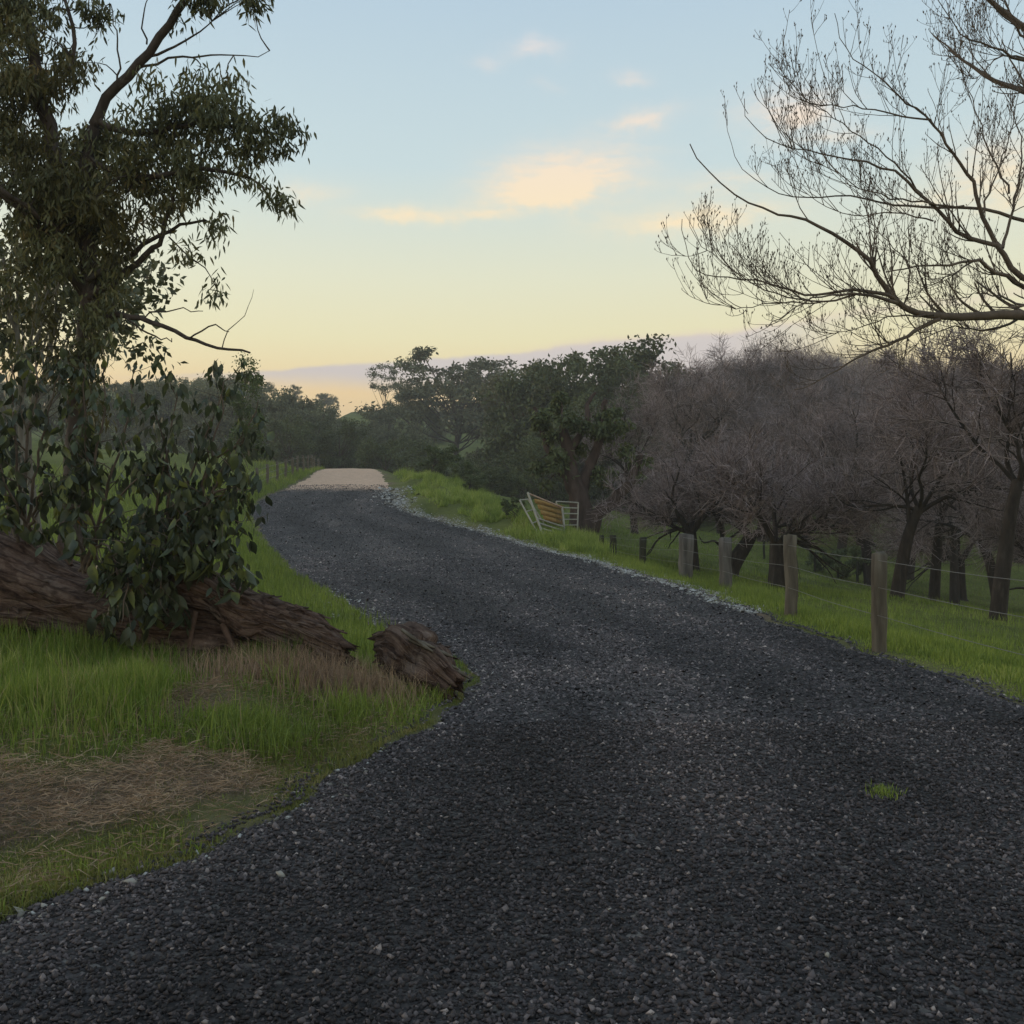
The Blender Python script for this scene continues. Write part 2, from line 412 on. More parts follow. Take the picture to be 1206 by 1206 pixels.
_R = table([(-60, 5.2), (0, 4.5), (7.8, 4.06), (10, 3.80), (12.8, 3.6), (18.5, 3.15), (26.5, 2.2), (32, .75), (36, -.9), (40, -3.5), (42, -4.6), (46, -5.3),
            (50, -6.0), (64, -8.7), (70, -9.9), (100, -17), (200, -40)], 2.0)
_L = table([(-60, -4.0), (0, -3.0), (3.0, -2.3), (3.7, -1.95), (4.3, -1.55), (5.6, -1.08), (7.1, -.72), (8.2, -.35), (9.2, -.45), (10.9, -1.0), (13.2, -1.95), (16.8, -3.0),
            (22, -4.9), (29, -6.9), (38, -9.9), (42, -11.3), (46, -11.7), (49.5, -11.5), (56, -11.7), (64, -12.5), (70, -13.3), (100, -21), (200, -45)], 1.2)
_Z = table([(-60, 0), (24, 0), (28, .02), (32, .12), (36, .42), (42, 1.24), (50, 2.25), (58, 3.12), (64, 3.65), (70, 3.88), (78, 3.7), (90, 3.0), (110, 2.2), (200, 2)], 5.0)
Rf = lambda y: np.interp(y, _ys, _R) + .05 * np.sin(y * 2.3) + .05 * np.sin(y * 5.1 + 1)
Lf = lambda y: np.interp(y, _ys, _L) + .06 * np.sin(y * 2.9) + .04 * np.sin(y * 7.1 + 2)
Zf = lambda y: np.interp(y, _ys, _Z)

CP = np.array([
    (6, 5, -.25), (10, 8, -.85), (8, 13, -.65), (16, 10, -2.0), (10.4, 21, -1.0), (10.3, 26, -1.05), (7.7, 28.7, -.97), (7.3, 33, -.95), (5.5, 31, -.6),
    (3.2, 40, .35), (1.5, 36, .25), (-1.7, 45, 1.65), (-4.3, 52, 2.65), (0, 50, 1.3), (6.6, 60, .8), (15.5, 49, -2.0), (12, 60, -.4), (16, 30, -2.2), (22, 22, -3.2), (30, 40, -4.5),
    (25, 60, -2), (20, 85, -.5), (2, 65, .5), (-4, 75, -1), (5, 90, -2), (-10, 110, -2), (0, 140, 3.5), (0, 165, 8.5), (-3, 200, 15.5), (0, 300, 22), (0, 500, 30), (-60, 140, 7), (-62, 200, 21), (-75, 230, 27), (-60, 320, 24),
    (60, 140, 10), (60, 200, 16), (100, 300, 26), (150, 150, 24), (60, 90, 5), (90, 60, 5), (60, 30, -4), (45, 10, -5), (60, -40, -4), (0, -60, 0), (-60, -40, 4),
    (-2.9, 5, .10), (-3.5, 6.5, .16), (-4, 8, .28), (-5, 9.3, .46), (-3, 8.8, .20), (-2.1, 8.5, .13), (-6, 9, .5), (-8, 14, .5), (-10, 20, .5), (-12, 30, .7), (-15, 42, 1.6), (-14.5, 52, 3.0), (-20, 50, 3.4), (-16.5, 60, 4.2),
    (-30, 40, 2.4), (-30, 80, 5), (-40, 20, 2), (-60, 80, 10), (-80, 50, 9), (-25, 110, 2), (-14, 100, 1), (-3, 12, .05), (-5, 16, .1),
    (400, 400, 40), (-400, 400, 40), (400, 0, 10), (-400, 0, 20), (0, 900, 35), (400, 900, 40), (-400, 900, 40), (0, -150, 2), (300, -150, 0), (-300, -150, 10)], float)
_phi = lambda r2: -np.sqrt(r2 + 9.0)
_A = _phi(((CP[:, None, :2] - CP[None, :, :2]) ** 2).sum(-1)) - np.eye(len(CP)) * .02
_n = len(CP); _S = np.zeros((_n + 1, _n + 1)); _S[:_n, :_n] = _A; _S[:_n, _n] = 1; _S[_n, :_n] = 1
_wt = np.linalg.solve(_S, np.concatenate([CP[:, 2], [0]]))


def base_z(x, y):
    out = np.full(np.shape(x), _wt[-1])
    for (cx, cy, _), wv in zip(CP, _wt[:-1]):
        out = out + wv * _phi((x - cx) ** 2 + (y - cy) ** 2)
    return out


def road_d(x, y):
    """metres outside the road edge (negative on the road)"""
    sl = np.where(y > 25, .82, .93)
    return np.maximum(Lf(y) - x, x - Rf(y)) * sl


def ground_z(x, y):
    x = np.asarray(x, float); y = np.asarray(y, float)
    d = road_d(x, y); ww = sstep(d, 0.0, np.where(x < Lf(y), 1.6, 2.6))
    z = Zf(y) * (1 - ww) + base_z(x, y) * ww
    far = sstep(np.hypot(x, y), 60, 150)
    z = z + ww * (.035 * wav(x, y, .55) + .05 * wav(x, y, 1.7, 5)) + far * .8 * wav(x, y, 14, 3)
    # hummocks on the bank right of the road before the crest
    hb = np.exp(-((x - (Rf(y) + 2.2)) / 1.9) ** 2) * sstep(y, 30, 36) * (1 - sstep(y, 56, 62))
    z = z + hb * (.14 + .16 * wav(x, y, .42, 2))
    return z


def road_z(x, y):
    d = road_d(x, y)
    return Zf(y) + .012 * wav(x, y, .8, 2) + .006 * wav(x, y, .25, 6) + .02 - .055 * sstep(d, -.30, .1)


def rut(x, y):
    """wheel tracks, fines and damp patches of the gravel bed, 0 dark .. 1 dusty"""
    w_ = np.maximum(Rf(y) - Lf(y), 1.0); c = (x - Lf(y)) / w_
    tr = .26 * np.sin(c * 19 + .5 * np.sin(y * .35)) + .20 * wav(x * 1.0, y * .35, .55, 4) + .16 * wav(x, y, .23, 1) + .12 * wav(x, y * .5, 1.6, 6)
    dust = .55 * np.exp(-(((x - .25) / .8) ** 2 + ((y - 8.9) / 1.1) ** 2)) + .35 * np.exp(-(((x - 1.2) / 1.0) ** 2 + ((y - 7.0) / .5) ** 2))
    edge_ = .35 * np.exp(-((x - Lf(y)) / .35) ** 2) + .35 * np.exp(-((Rf(y) - x) / .35) ** 2)
    return np.clip(.42 + tr * .75 + dust + edge_ * .5, 0, 1)


# ------------------------------------------------------------------ ground sheet
def axis(lo, hi, fine_lo, fine_hi, step, grow=1.09):
    a = list(np.arange(fine_lo, fine_hi, step)); s = step; q = a[-1]
    while q < hi: s *= grow; q += s; a.append(q)
    s = step; q = a[0]
    while q > lo: s *= grow; q -= s; a.insert(0, q)
    return np.array(a)


gx = axis(-450, 450, -14, 14, .24); gy = axis(-120, 900, 2, 62, .26, 1.07)
X, Y = np.meshgrid(gx, gy)
D = road_d(X, Y)
Zg = ground_z(X, Y) - .09 * sstep(-D, .02, .3)
idx = np.arange(X.size).reshape(X.shape)
quad = np.stack([idx[:-1, :-1], idx[:-1, 1:], idx[1:, 1:], idx[1:, :-1]], -1).reshape(-1, 4)
gm = new_mesh('ground', np.stack([X, Y, Zg], -1), [quad], smooth=True)


def dry_mask(x, y):
    """bare straw patches on the left bank and along the road edges"""
    n = .5 * wav(x, y, .30, 1) + .35 * wav(x, y, .11, 6)
    el2 = lambda cx, cy, ax, ay: np.exp(-(((x - cx) / ax) ** 2 + ((y - cy) / ay) ** 2))
    p_ = np.maximum.reduce([el2(-1.75, 5.5, .55, .40), el2(-2.3, 5.1, .75, .45), el2(-2.9, 4.75, .7, .45), el2(-3.3, 5.3, .5, .5), el2(-1.75, 7.7, .8, .5) * .85, el2(-2.1, 6.7, .35, .6) * .7, el2(-1.0, 7.9, .45, .35) * .8])
    return np.clip((p_ + n * .22 - .42) * 3.5, 0, 1)


att = gm.attributes.new('dry', 'FLOAT', 'POINT')
edge = np.exp(-(np.maximum(D, 0) / .30) ** 2) * np.clip(.5 + .3 * wav(X, Y, .3, 3), .1, 1)
att.data.foreach_set('value', np.maximum(dry_mask(X, Y), edge).astype(np.float32).ravel())
m, t, b = new_mat('ground_turf')
p = opos(t)
n1 = NOISE(t, p, .35, 5); n2 = NOISE(t, p, 6, 6, .7); n3 = NOISE(t, p, 45, 4, .7)
green = RAMP(t, M_(t, 'ADD', M_(t, 'MULTIPLY', n1, .6), M_(t, 'MULTIPLY', n2, .4)), [(.3, (.060, .070, .020)), (.48, (.11, .125, .032)), (.6, (.16, .17, .048)), (.72, (.20, .17, .075))])
dirt = RAMP(t, M_(t, 'ADD', M_(t, 'MULTIPLY', n2, .5), M_(t, 'MULTIPLY', n3, .5)), [(.3, (.070, .050, .037)), (.5, (.17, .125, .09)), (.7, (.30, .24, .175))])
at_ = t.nodes.new('ShaderNodeAttribute'); at_.attribute_name = 'dry'
t.links.new(MIX(t, at_.outputs['Fac'], green, dirt), b.inputs['Base Color']); b.inputs['Roughness'].default_value = .95
b.inputs['Specular IOR Level'].default_value = .1
bump(t, b, M_(t, 'ADD', M_(t, 'MULTIPLY', n2, .6), n3), .7, .04)
ob('ground', gm, m, kind='structure', label='rough green turf of the banks, paddock and hills', cat='ground')

# ------------------------------------------------------------------ road
ry = np.concatenate([np.arange(-40, 1, .5), np.arange(1, 14, .08), np.arange(14, 75, .16), np.arange(75, 115, .6)])
ns = 70
sN = np.linspace(0, 1, ns)
RX = (Lf(ry) - .12)[:, None] * (1 - sN) + (Rf(ry) + .12)[:, None] * sN
RY = np.repeat(ry[:, None], ns, 1)
idx = np.arange(RX.size).reshape(RX.shape)
quad = np.stack([idx[:-1, :-1], idx[:-1, 1:], idx[1:, 1:], idx[1:, :-1]], -1).reshape(-1, 4)
rm = new_mesh('road', np.stack([RX, RY, road_z(RX, RY)], -1), [quad], smooth=True)
rm.attributes.new('rut', 'FLOAT', 'POINT').data.foreach_set('value', rut(RX, RY).astype(np.float32).ravel())
m, t, b = new_mat('gravel_road')
p = opos(t); spx = t.nodes.new('ShaderNodeSeparateXYZ'); t.links.new(p, spx.inputs[0])
vo = t.nodes.new('ShaderNodeTexVoronoi'); vo.inputs['Scale'].default_value = 34; t.links.new(p, vo.inputs['Vector'])
vc = t.nodes.new('ShaderNodeSeparateColor'); t.links.new(vo.outputs['Color'], vc.inputs[0])
n1 = NOISE(t, p, .6, 5, .6); n2 = NOISE(t, p, 14, 5, .7)
dark = RAMP(t, vc.outputs[0], [(0, (.022, .019, .0195)), (.6, (.050, .043, .0445)), (.93, (.09, .079, .079)), (1, (.18, .16, .145))])
ra = t.nodes.new('ShaderNodeAttribute'); ra.attribute_name = 'rut'
tone = RAMP(t, ra.outputs['Fac'], [(0, (.50, .49, .50)), (.42, (.90, .90, .92)), (.7, (1.3, 1.27, 1.25)), (1, (1.9, 1.8, 1.7))])
dark = MIX(t, 1.0, dark, tone, 'MULTIPLY')
sand = RAMP(t, M_(t, 'ADD', M_(t, 'MULTIPLY', n1, .5), M_(t, 'MULTIPLY', n2, .5)), [(.3, (.52, .34, .23)), (.5, (.63, .43, .30)), (.7, (.68, .50, .37))])
yb = M_(t, 'ADD', spx.outputs[1], M_(t, 'MULTIPLY', M_(t, 'SUBTRACT', NOISE(t, p, 1.5, 7, .7), .5), 3.5))
sand = MIX(t, .6, sand, RAMP(t, NOISE(t, p, 3.5, 6, .75), [(.3, (.46, .28, .19)), (.55, (.74, .48, .335)), (.75, (.82, .60, .45))]))
yb = M_(t, 'ADD', yb, M_(t, 'MULTIPLY', M_(t, 'POWER', M_(t, 'ADD', spx.outputs[0], 8.8), 2.0), .05))
t.links.new(MIX(t, SS(t, yb, 48.3, 50.7), dark, sand), b.inputs['Base Color'])
b.inputs['Roughness'].default_value = .8; b.inputs['Specular IOR Level'].default_value = .3
bump(t, b, M_(t, 'ADD', M_(t, 'MULTIPLY', vo.outputs['Distance'], -1.0), M_(t, 'MULTIPLY', n2, .6)), .9, .03)
ob('road', rm, m, kind='structure', label='dark gravel road bending left up to a pale sandy crest', cat='road')

# ------------------------------------------------------------------ gravel stones
_ico = np.array([(1, 0, 0), (-1, 0, 0), (0, 1, 0), (0, -1, 0), (0, 0, 1), (0, 0, -1)], float)
_icf = np.array([(0, 2, 4), (2, 1, 4), (1, 3, 4), (3, 0, 4), (2, 0, 5), (1, 2, 5), (3, 1, 5), (0, 3, 5)])


def stones(x, y, z, size, r, flat=.55, far=None):
    n = len(x); V = _ico[None] * (1 + r.normal(0, .22, (n, 6, 1))) + r.normal(0, .16, (n, 6, 3))
    V = V * np.stack([r.uniform(.7, 1.3, n), r.uniform(.7, 1.3, n), r.uniform(flat * .6, flat * 1.3, n)], -1)[:, None]
    a = r.uniform(0, 6.28, n); tl = r.normal(0, .35, n)
    ca, sa = np.cos(a), np.sin(a)
    zz_ = V[..., 2] + V[..., 0] * tl[:, None]
    xx = V[..., 0] * ca[:, None] - V[..., 1] * sa[:, None]; yy = V[..., 0] * sa[:, None] + V[..., 1] * ca[:, None]
    V = np.stack([xx, yy, zz_], -1) * size[:, None, None] * .5 + np.stack([x, y, z], -1)[:, None]
    F = (np.arange(n) * 6)[:, None, None] + _icf[None]
    if far is not None:  # distant stones keep only their upper faces
        return V.reshape(-1, 3), np.concatenate([F[~far].reshape(-1, 3), F[far][:, :4].reshape(-1, 3)])
    return V.reshape(-1, 3), F.reshape(-1, 3)


r = np.random.default_rng(11)
xs, ys2, ss = [], [], []
for (y0, y1, n, s0, s1) in [(2.2, 4.2, 46000, .010, .030), (4.2, 7, 44000, .012, .033), (7, 12, 30000, .017, .042), (12, 22, 18000, .024, .054), (22, 34, 11000, .03, .065), (34, 51.5, 9500, .035, .075)]:
    y = r.uniform(y0, y1, n) if y1 < 13 else y0 + (y1 - y0) * r.uniform(0, 1, n) ** 1.25; lo = np.maximum(Lf(y), -.56 * y - .8); hi = np.minimum(Rf(y), .56 * y + 1.0)
    x = lo + (hi - lo) * r.uniform(0, 1, n)
    xs.append(x); ys2.append(y); ss.append(s0 + (s1 - s0) * r.uniform(0, 1, n) ** 2.2)
x = np.concatenate(xs); y = np.concatenate(ys2); s = np.concatenate(ss)
xe = []; n = 2600; ye = r.uniform(3.2, 14, n); xe = Lf(ye) - np.abs(r.normal(0, .07, n)); se = r.uniform(.010, .03, n)
n = 1800; y3 = r.uniform(6.5, 24, n); x3 = Rf(y3) + np.abs(r.normal(0, .07, n)); s3 = r.uniform(.015, .045, n)
x = np.concatenate([x, xe, x3]); y = np.concatenate([y, ye, y3]); s = np.concatenate([s, se, s3])
V, F = stones(x, y, np.where(road_d(x, y) > 0, np.maximum(ground_z(x, y), road_z(x, y)), road_z(x, y)) + s * r.uniform(.0, .30, len(s)), s, r, .75, y > 7)
gm_ = new_mesh('gravel', V, [F]); gm_.attributes.new('rut', 'FLOAT', 'POINT').data.foreach_set('value', np.repeat(rut(x, y), 6).astype(np.float32))
ob('gravel', gm_, M_STONE, kind='stuff', label='loose dark gravel stones covering the road', cat='gravel')
# pale crushed stone along the edges
n = 9000; y = r.uniform(14, 46, n); x = Rf(y) + r.normal(.12, .10 + .004 * y, n) - .02
nl = 380; yl = r.uniform(3.2, 10.5, nl); xl = Lf(yl) + r.normal(.03, .12, nl)
nk = 500; yk = r.uniform(11, 18, nk); xk = Lf(yk) + r.normal(-.1, .25, nk)
nb = 420; yb_ = r.uniform(43, 50, nb); xb_ = Rf(yb_) + r.normal(-.1, .5, nb)
x = np.concatenate([x, xl, xk, xb_]); y = np.concatenate([y, yl, yk, yb_])
s = np.concatenate([r.uniform(.03, .09, n), r.uniform(.012, .04, nl), r.uniform(.02, .06, nk), r.uniform(.05, .2, nb)])
V, F = stones(x, y, np.maximum(ground_z(x, y) - .02, road_z(x, y)) + s * .12, s, r, .55, y > 11)
ob('edge_gravel', new_mesh('edge_gravel', V, [F]), M_PALESTONE, kind='stuff', label='pale crushed stone strewn along the road edges', cat='gravel')


# ------------------------------------------------------------------ grass
def blades(x, y, h, wdt, r, lean=.35, name='grass', z=None):
    n = len(x); z = ground_z(x, y) - .015 if z is None else z
    p0 = np.stack([x, y, z], -1)
    a = r.uniform(0, 6.28, n); sd_ = np.stack([np.cos(a), np.sin(a), 0 * a], -1) * wdt[:, None] * .5
    b = r.uniform(0, 6.28, n); ld = np.stack([np.cos(b), np.sin(b), 0 * b], -1)
    k = np.abs(r.normal(0, lean, n))[:, None] * h[:, None]
    up = np.array([0, 0, 1.0]) * h[:, None]
    mid = p0 + up * .55 + ld * k * .35; tip = p0 + up * np.maximum(1 - .35 * (k / h[:, None]) ** 2, .3) + ld * k
    V = np.stack([p0 - sd_, p0 + sd_, mid + sd_ * .75, mid - sd_ * .75, tip], 1)
    i = (np.arange(n) * 5)[:, None]
    return V.reshape(-1, 3), i + np.array([0, 1, 2, 3]), i + np.array([3, 2, 4])


def grass_ob(name, x, y, h, wdt, mat, label, r, lean=.35):
    V, q, tr = blades(x, y, h, wdt, r, lean)
    fb = y > 15  # far blades are one triangle each
    if fb.any():
        n0 = int((~fb).sum()); V = V.reshape(-1, 5, 3); V1 = V[~fb].reshape(-1, 3); V2 = V[fb][:, [0, 1, 4]].reshape(-1, 3)
        q = q[:n0]; tr = np.concatenate([tr[:n0], n0 * 5 + np.arange(len(V2)).reshape(-1, 3)]); V = np.concatenate([V1, V2])
    return ob(name, new_mesh(name, V, [q, tr]), mat, kind='stuff', label=label, cat='grass')


r = np.random.default_rng(21)


def tufted(x, y, n, spread):
    k = r.integers(0, len(x), n)
    return x[k] + r.normal(0, spread, n), y[k] + r.normal(0, spread, n)


# left bank: tall grass before the log, thin near the road and straw
n = 150000
x = r.uniform(-7.2, -.2, n); y = r.uniform(3.2, 11.5, n)
d = Lf(y) - x; dm = dry_mask(x, y)
tall = sstep(d, .5, 1.7) * sstep(y, 5.2, 6.6)
clump = .5 + .5 * wav(x, y, .22, 4)
keep = (d > -.02) & (np.abs(x) < .56 * y + .4) & (r.uniform(0, 1, n) < (1 - dm * .93) * (.30 + .7 * tall) * np.clip(.35 + clump, .15, 1))
x, y, tall, clump, d = x[keep], y[keep], tall[keep], clump[keep], d[keep]
h = (.035 + .05 * clump.clip(0, 1.5) + .20 * tall * (.6 + .4 * clump.clip(0, 1.3))) * r.uniform(.5, 1.25, len(x))
grass_ob('grass', x, y, h, r.uniform(.004, .009, len(x)), M_GRASS, 'tall green grass on the bank before the fallen log', r)
n = 110000
y = 3.0 + 7.5 * r.uniform(0, 1, n) ** 1.5; x = Lf(y) - np.where(r.uniform(0, 1, n) < .55, np.abs(r.normal(0, .6, n)), r.uniform(0, 2.6, n)) + .06; dm = dry_mask(x, y)
kp = (np.abs(x) < .56 * y + .4) & (r.uniform(0, 1, n) > dm * .5); x, y = x[kp], y[kp]
grass_ob('grass', x, y, r.uniform(.012, .05, len(x)) * (1 + .5 * wav(x, y, .15, 5)).clip(.4, 2), r.uniform(.003, .007, len(x)), M_TURF, 'thin mossy turf along the left gravel edge', r, .8)
tx = r.uniform(-6.5, -.8, 150); ty = r.uniform(5.4, 8.8, 150); ok_ = (Lf(ty) - tx > .35) & (dry_mask(tx, ty) < .5); tx, ty = tx[ok_], ty[ok_]
k = r.integers(0, len(tx), 9000); th_ = r.uniform(.10, .34, len(tx))
grass_ob('grass', tx[k] + r.normal(0, .06, 9000), ty[k] + r.normal(0, .06, 9000), th_[k] * r.uniform(.5, 1.2, 9000), r.uniform(.004, .009, 9000), M_FARGRASS, 'uneven bright tufts standing out of the left bank grass', r, .55)
n = 9000; lx = r.uniform(-6, -1.6, n); ly = 8.35 - (lx + 1.6) * -.10 + r.normal(-.12, .16, n)
grass_ob('grass', lx, ly, r.uniform(.08, .34, n) * (.6 + .4 * wav(lx, ly, .2)).clip(.3, 1.3), r.uniform(.004, .008, n), M_GRASS, 'long grass growing up against the fallen log', r, .4)
n = 34000; y = r.uniform(3.6, 7.4, n); x = Lf(y) - r.uniform(0, 1.1, n) + .03
grass_ob('grass', x, y, r.uniform(.010, .035, n), r.uniform(.003, .006, n), M_TURF, 'sparse short turf creeping out between straw and gravel', r, .9)
# lush clump beside the straw
cx = np.concatenate([r.normal(-1.72, .16, 1300), r.normal(-1.0, .3, 900), r.normal(-.62, .22, 800)]); cy = np.concatenate([r.normal(6.35, .12, 1300), r.normal(7.3, .2, 900), r.normal(7.9, .15, 800)])
k_ = Lf(cy) - cx > .02; cx, cy = cx[k_], cy[k_]
grass_ob('grass', cx, cy, r.uniform(.06, .2, len(cx)), r.uniform(.004, .008, len(cx)), M_FARGRASS, 'bright grass clump between straw and road edge', r, .6)
# straw
n = 110000
x = r.uniform(-4.5, -.3, n); y = r.uniform(3.6, 9, n); dm = dry_mask(x, y)
keep = (r.uniform(0, 1, n) < dm + .16) & (Lf(y) - x > .05); x, y = x[keep], y[keep]
ln = r.uniform(.03, .15, len(x)); a = r.uniform(0, 6.28, len(x)); el_ = r.normal(.05, .16, len(x))
pos = np.stack([x, y, ground_z(x, y) + r.uniform(.005, .05, len(x))], -1)
dr_ = np.stack([np.cos(a), np.sin(a), el_], -1); pos[:, 2] += .03 * dry_mask(x, y) * (1 + wav(x, y, .12, 2)).clip(0, 2)
V, F = leaf_verts(pos, dr_, ln, r.uniform(.002, .0055, len(x)), r, .16)
ob('straw', new_mesh('straw', V, [F]), M_STRAW, kind='stuff', label='matted dry brown straw lying on the left bank', cat='straw')
n = 4200; x = r.normal(-1.6, .6, n); y = r.normal(7.8, .3, n); kp = Lf(y) - x > .15; x, y = x[kp], y[kp]
x2 = np.concatenate([x, r.uniform(-6, -1.5, 900)]); y2 = np.concatenate([y, r.uniform(5.5, 8.5, 900)]); kp = Lf(y2) - x2 > .15; x2, y2 = x2[kp], y2[kp]
V, q, tr = blades(x2, y2, r.uniform(.1, .34, len(x2)), r.uniform(.003, .006, len(x2)), r, .6)
ob('straw', new_mesh('straw', V, [q, tr]), M_STRAW, kind='stuff', label='upright dead stalks tangled before the broken log end', cat='straw')
# field behind the log on the left
n = 60000; y = r.uniform(9.5, 48, n); x = Lf(y) - np.abs(r.normal(0, 1, n)) * (1.2 + .12 * y) - .03
kp = np.abs(x) < .56 * y + .5; x, y = x[kp], y[kp]; f = y / 12
grass_ob('grass', x, y, r.uniform(.08, .28, len(x)) * (1 + .15 * f) * np.clip(.45 + .5 * sstep(Lf(y) - x, 0, .8), 0, 1), r.uniform(.007, .013, len(x)) * (1 + .45 * f), M_FARGRASS, 'bright green verge behind the log along the road', r)
n = 4500; x, y = r.normal(-2.35, .35, n), r.normal(11.2, .9, n); kp = Lf(y) - x > -.15; x, y = x[kp], y[kp]
grass_ob('grass', x, y, r.uniform(.08, .26, len(x)), r.uniform(.006, .011, len(x)), M_FARGRASS, 'fresh grass tongue reaching onto the gravel behind the log', r)
# right verge under the fence
n = 85000; y = 6 + 30 * r.uniform(0, 1, n) ** 1.5; x = Rf(y) + r.exponential(1, n) * (1.0 + .12 * y) + .02
kp = (np.abs(x) < .56 * y + .5); x, y = x[kp], y[kp]; f = y / 10
sh = np.clip(.35 + .65 * sstep(x - Rf(y), 0, .7), 0, 1)
grass_ob('grass', x, y, r.uniform(.04, .15, len(x)) * sh * (1 + .15 * f) * (1 + .4 * wav(x, y, .4)).clip(.4, 2), r.uniform(.006, .011, len(x)) * (1 + .4 * f), M_FARGRASS, 'short green grass on the verge under the wire fence', r)
# humpy bank before the crest
cy_ = r.uniform(30, 60, 420); cx_ = Rf(cy_) + r.uniform(.1, 1, 420) ** .8 * (1.4 + 3.2 * sstep(cy_, 28, 40)) + .2
sz = r.uniform(.2, .62, 420) * r.uniform(.6, 1.1, 420)
k = r.integers(0, 420, 70000); a = r.uniform(0, 6.28, len(k)); q_ = np.sqrt(r.uniform(0, 1, len(k)))
x = cx_[k] + np.cos(a) * q_ * sz[k]; y = cy_[k] + np.sin(a) * q_ * sz[k]
kp = x - Rf(y) > -.05; x, y, k, q_ = x[kp], y[kp], k[kp], q_[kp]
grass_ob('grass', x, y, (.06 + sz[k] * 1.0 * (1 - .75 * q_ ** 2)) * r.uniform(.7, 1.15, len(x)), r.uniform(.018, .04, len(x)), M_BANK, 'humpy tussocks of bright grass on the roadside bank', r, .5)
# paddock beyond the fence
n = 52000; y = r.uniform(24, 75, n); x = r.uniform(0, 1, n) * (.58 * y + 2) + .5
kp = x - Rf(y) > 2.0; x, y = x[kp], y[kp]
grass_ob('grass', x, y, r.uniform(.05, .18, len(x)), r.uniform(.02, .05, len(x)), M_FARGRASS, 'grazed paddock grass around the bare tree trunks', r)
# verge beside the sandy crest, left
n = 9000; y = r.uniform(44, 72, n); x = Lf(y) - r.exponential(1.8, n) - .1
grass_ob('grass', x, y, r.uniform(.08, .35, len(x)), r.uniform(.02, .04, len(x)), M_FARGRASS, 'pale grass under the far fence by the sandy crest', r)
# rough growth at the foot of the bank tree trunks


# ================================================================== fallen log
def log_mesh(name, ctrl, nring, k, base, ridge, seed, ragged=.12):
    """ctrl rows: x,y,z,radius. A trunk with long bark ridges, knots and broken ends."""
    rr_ = np.random.default_rng(seed); c = resample(ctrl, nring)
    P = c[:, :3].copy(); R = c[:, 3] * (1 + .10 * np.sin(np.linspace(0, 17, nring) + seed) + .06 * np.sin(np.linspace(0, 41, nring)))
    P[:, 2] += R * .12 * np.sin(np.linspace(0, 12, nring) + seed * 2)
    T = unit(np.gradient(P, axis=0)); up = np.array([0, 0, 1.0])
    A = unit(np.cross(T, up)); B = np.cross(A, T)
    th = np.arange(k) / k * 2 * np.pi; S = np.linspace(0, 1, nring) * np.linalg.norm(P[-1] - P[0])
    TH, SS_ = np.meshgrid(th, S)
    disp = np.zeros_like(TH)
    for i in range(26):
        kk = rr_.integers(3, 22); disp += rr_.normal() * np.sin(kk * TH + rr_.normal() * SS_ * 2.2 + rr_.uniform(0, 6.3)) / kk ** .55
    disp = np.sign(disp) * np.abs(disp) ** .8
    big = sum(rr_.normal() * np.sin(q * TH + rr_.uniform(1, 4) * SS_ + rr_.uniform(0, 6)) for q in (1, 2, 2, 3, 4)) * .085
    RR = R[:, None] * (1 + big) + ridge * disp
    # flakes of bark: stepped plates
    pl = np.sin(9 * TH + 2 * np.sin(SS_ * 3)) + np.sin(SS_ * 6.5 + 3 * TH)
    RR = RR + ridge * 1.3 * (pl > .35)
    V = P[:, None] + RR[..., None] * (A[:, None] * np.cos(TH)[..., None] + B[:, None] * np.sin(TH)[..., None])
    # ragged broken ends
    for row, sg in ((0, -1), (-1, 1)):
        V[row] += T[row] * sg * np.abs(rr_.normal(0, ragged, (k, 1)))
    caps = np.stack([P[0] + T[0] * .1, P[-1] - T[-1] * .12])
    idx = np.arange(nring * k).reshape(nring, k)
    a = idx[:-1]; b2 = idx[1:]
    q = np.stack([a, np.roll(a, -1, 1), np.roll(b2, -1, 1), b2], -1).reshape(-1, 4)
    c0 = nring * k
    t0 = np.stack([np.full(k, c0), np.roll(idx[0], -1), idx[0]], -1); t1 = np.stack([np.full(k, c0 + 1), idx[-1], np.roll(idx[-1], -1)], -1)
    me = new_mesh(name, np.concatenate([V.reshape(-1, 3), caps]) - base, [q, np.concatenate([t0, t1])], smooth=False)
    att = me.attributes.new('along', 'FLOAT_VECTOR', 'POINT'); rm_ = R.mean()
    al = np.stack([np.cos(TH) * rm_, np.sin(TH) * rm_, SS_ + .15 * np.sin(TH * 2)], -1).reshape(-1, 3)
    att.data.foreach_set('vector', np.concatenate([al, al[:2]]).astype(np.float32).ravel())
    log_mesh.last = (V, A, B, T)
    return me


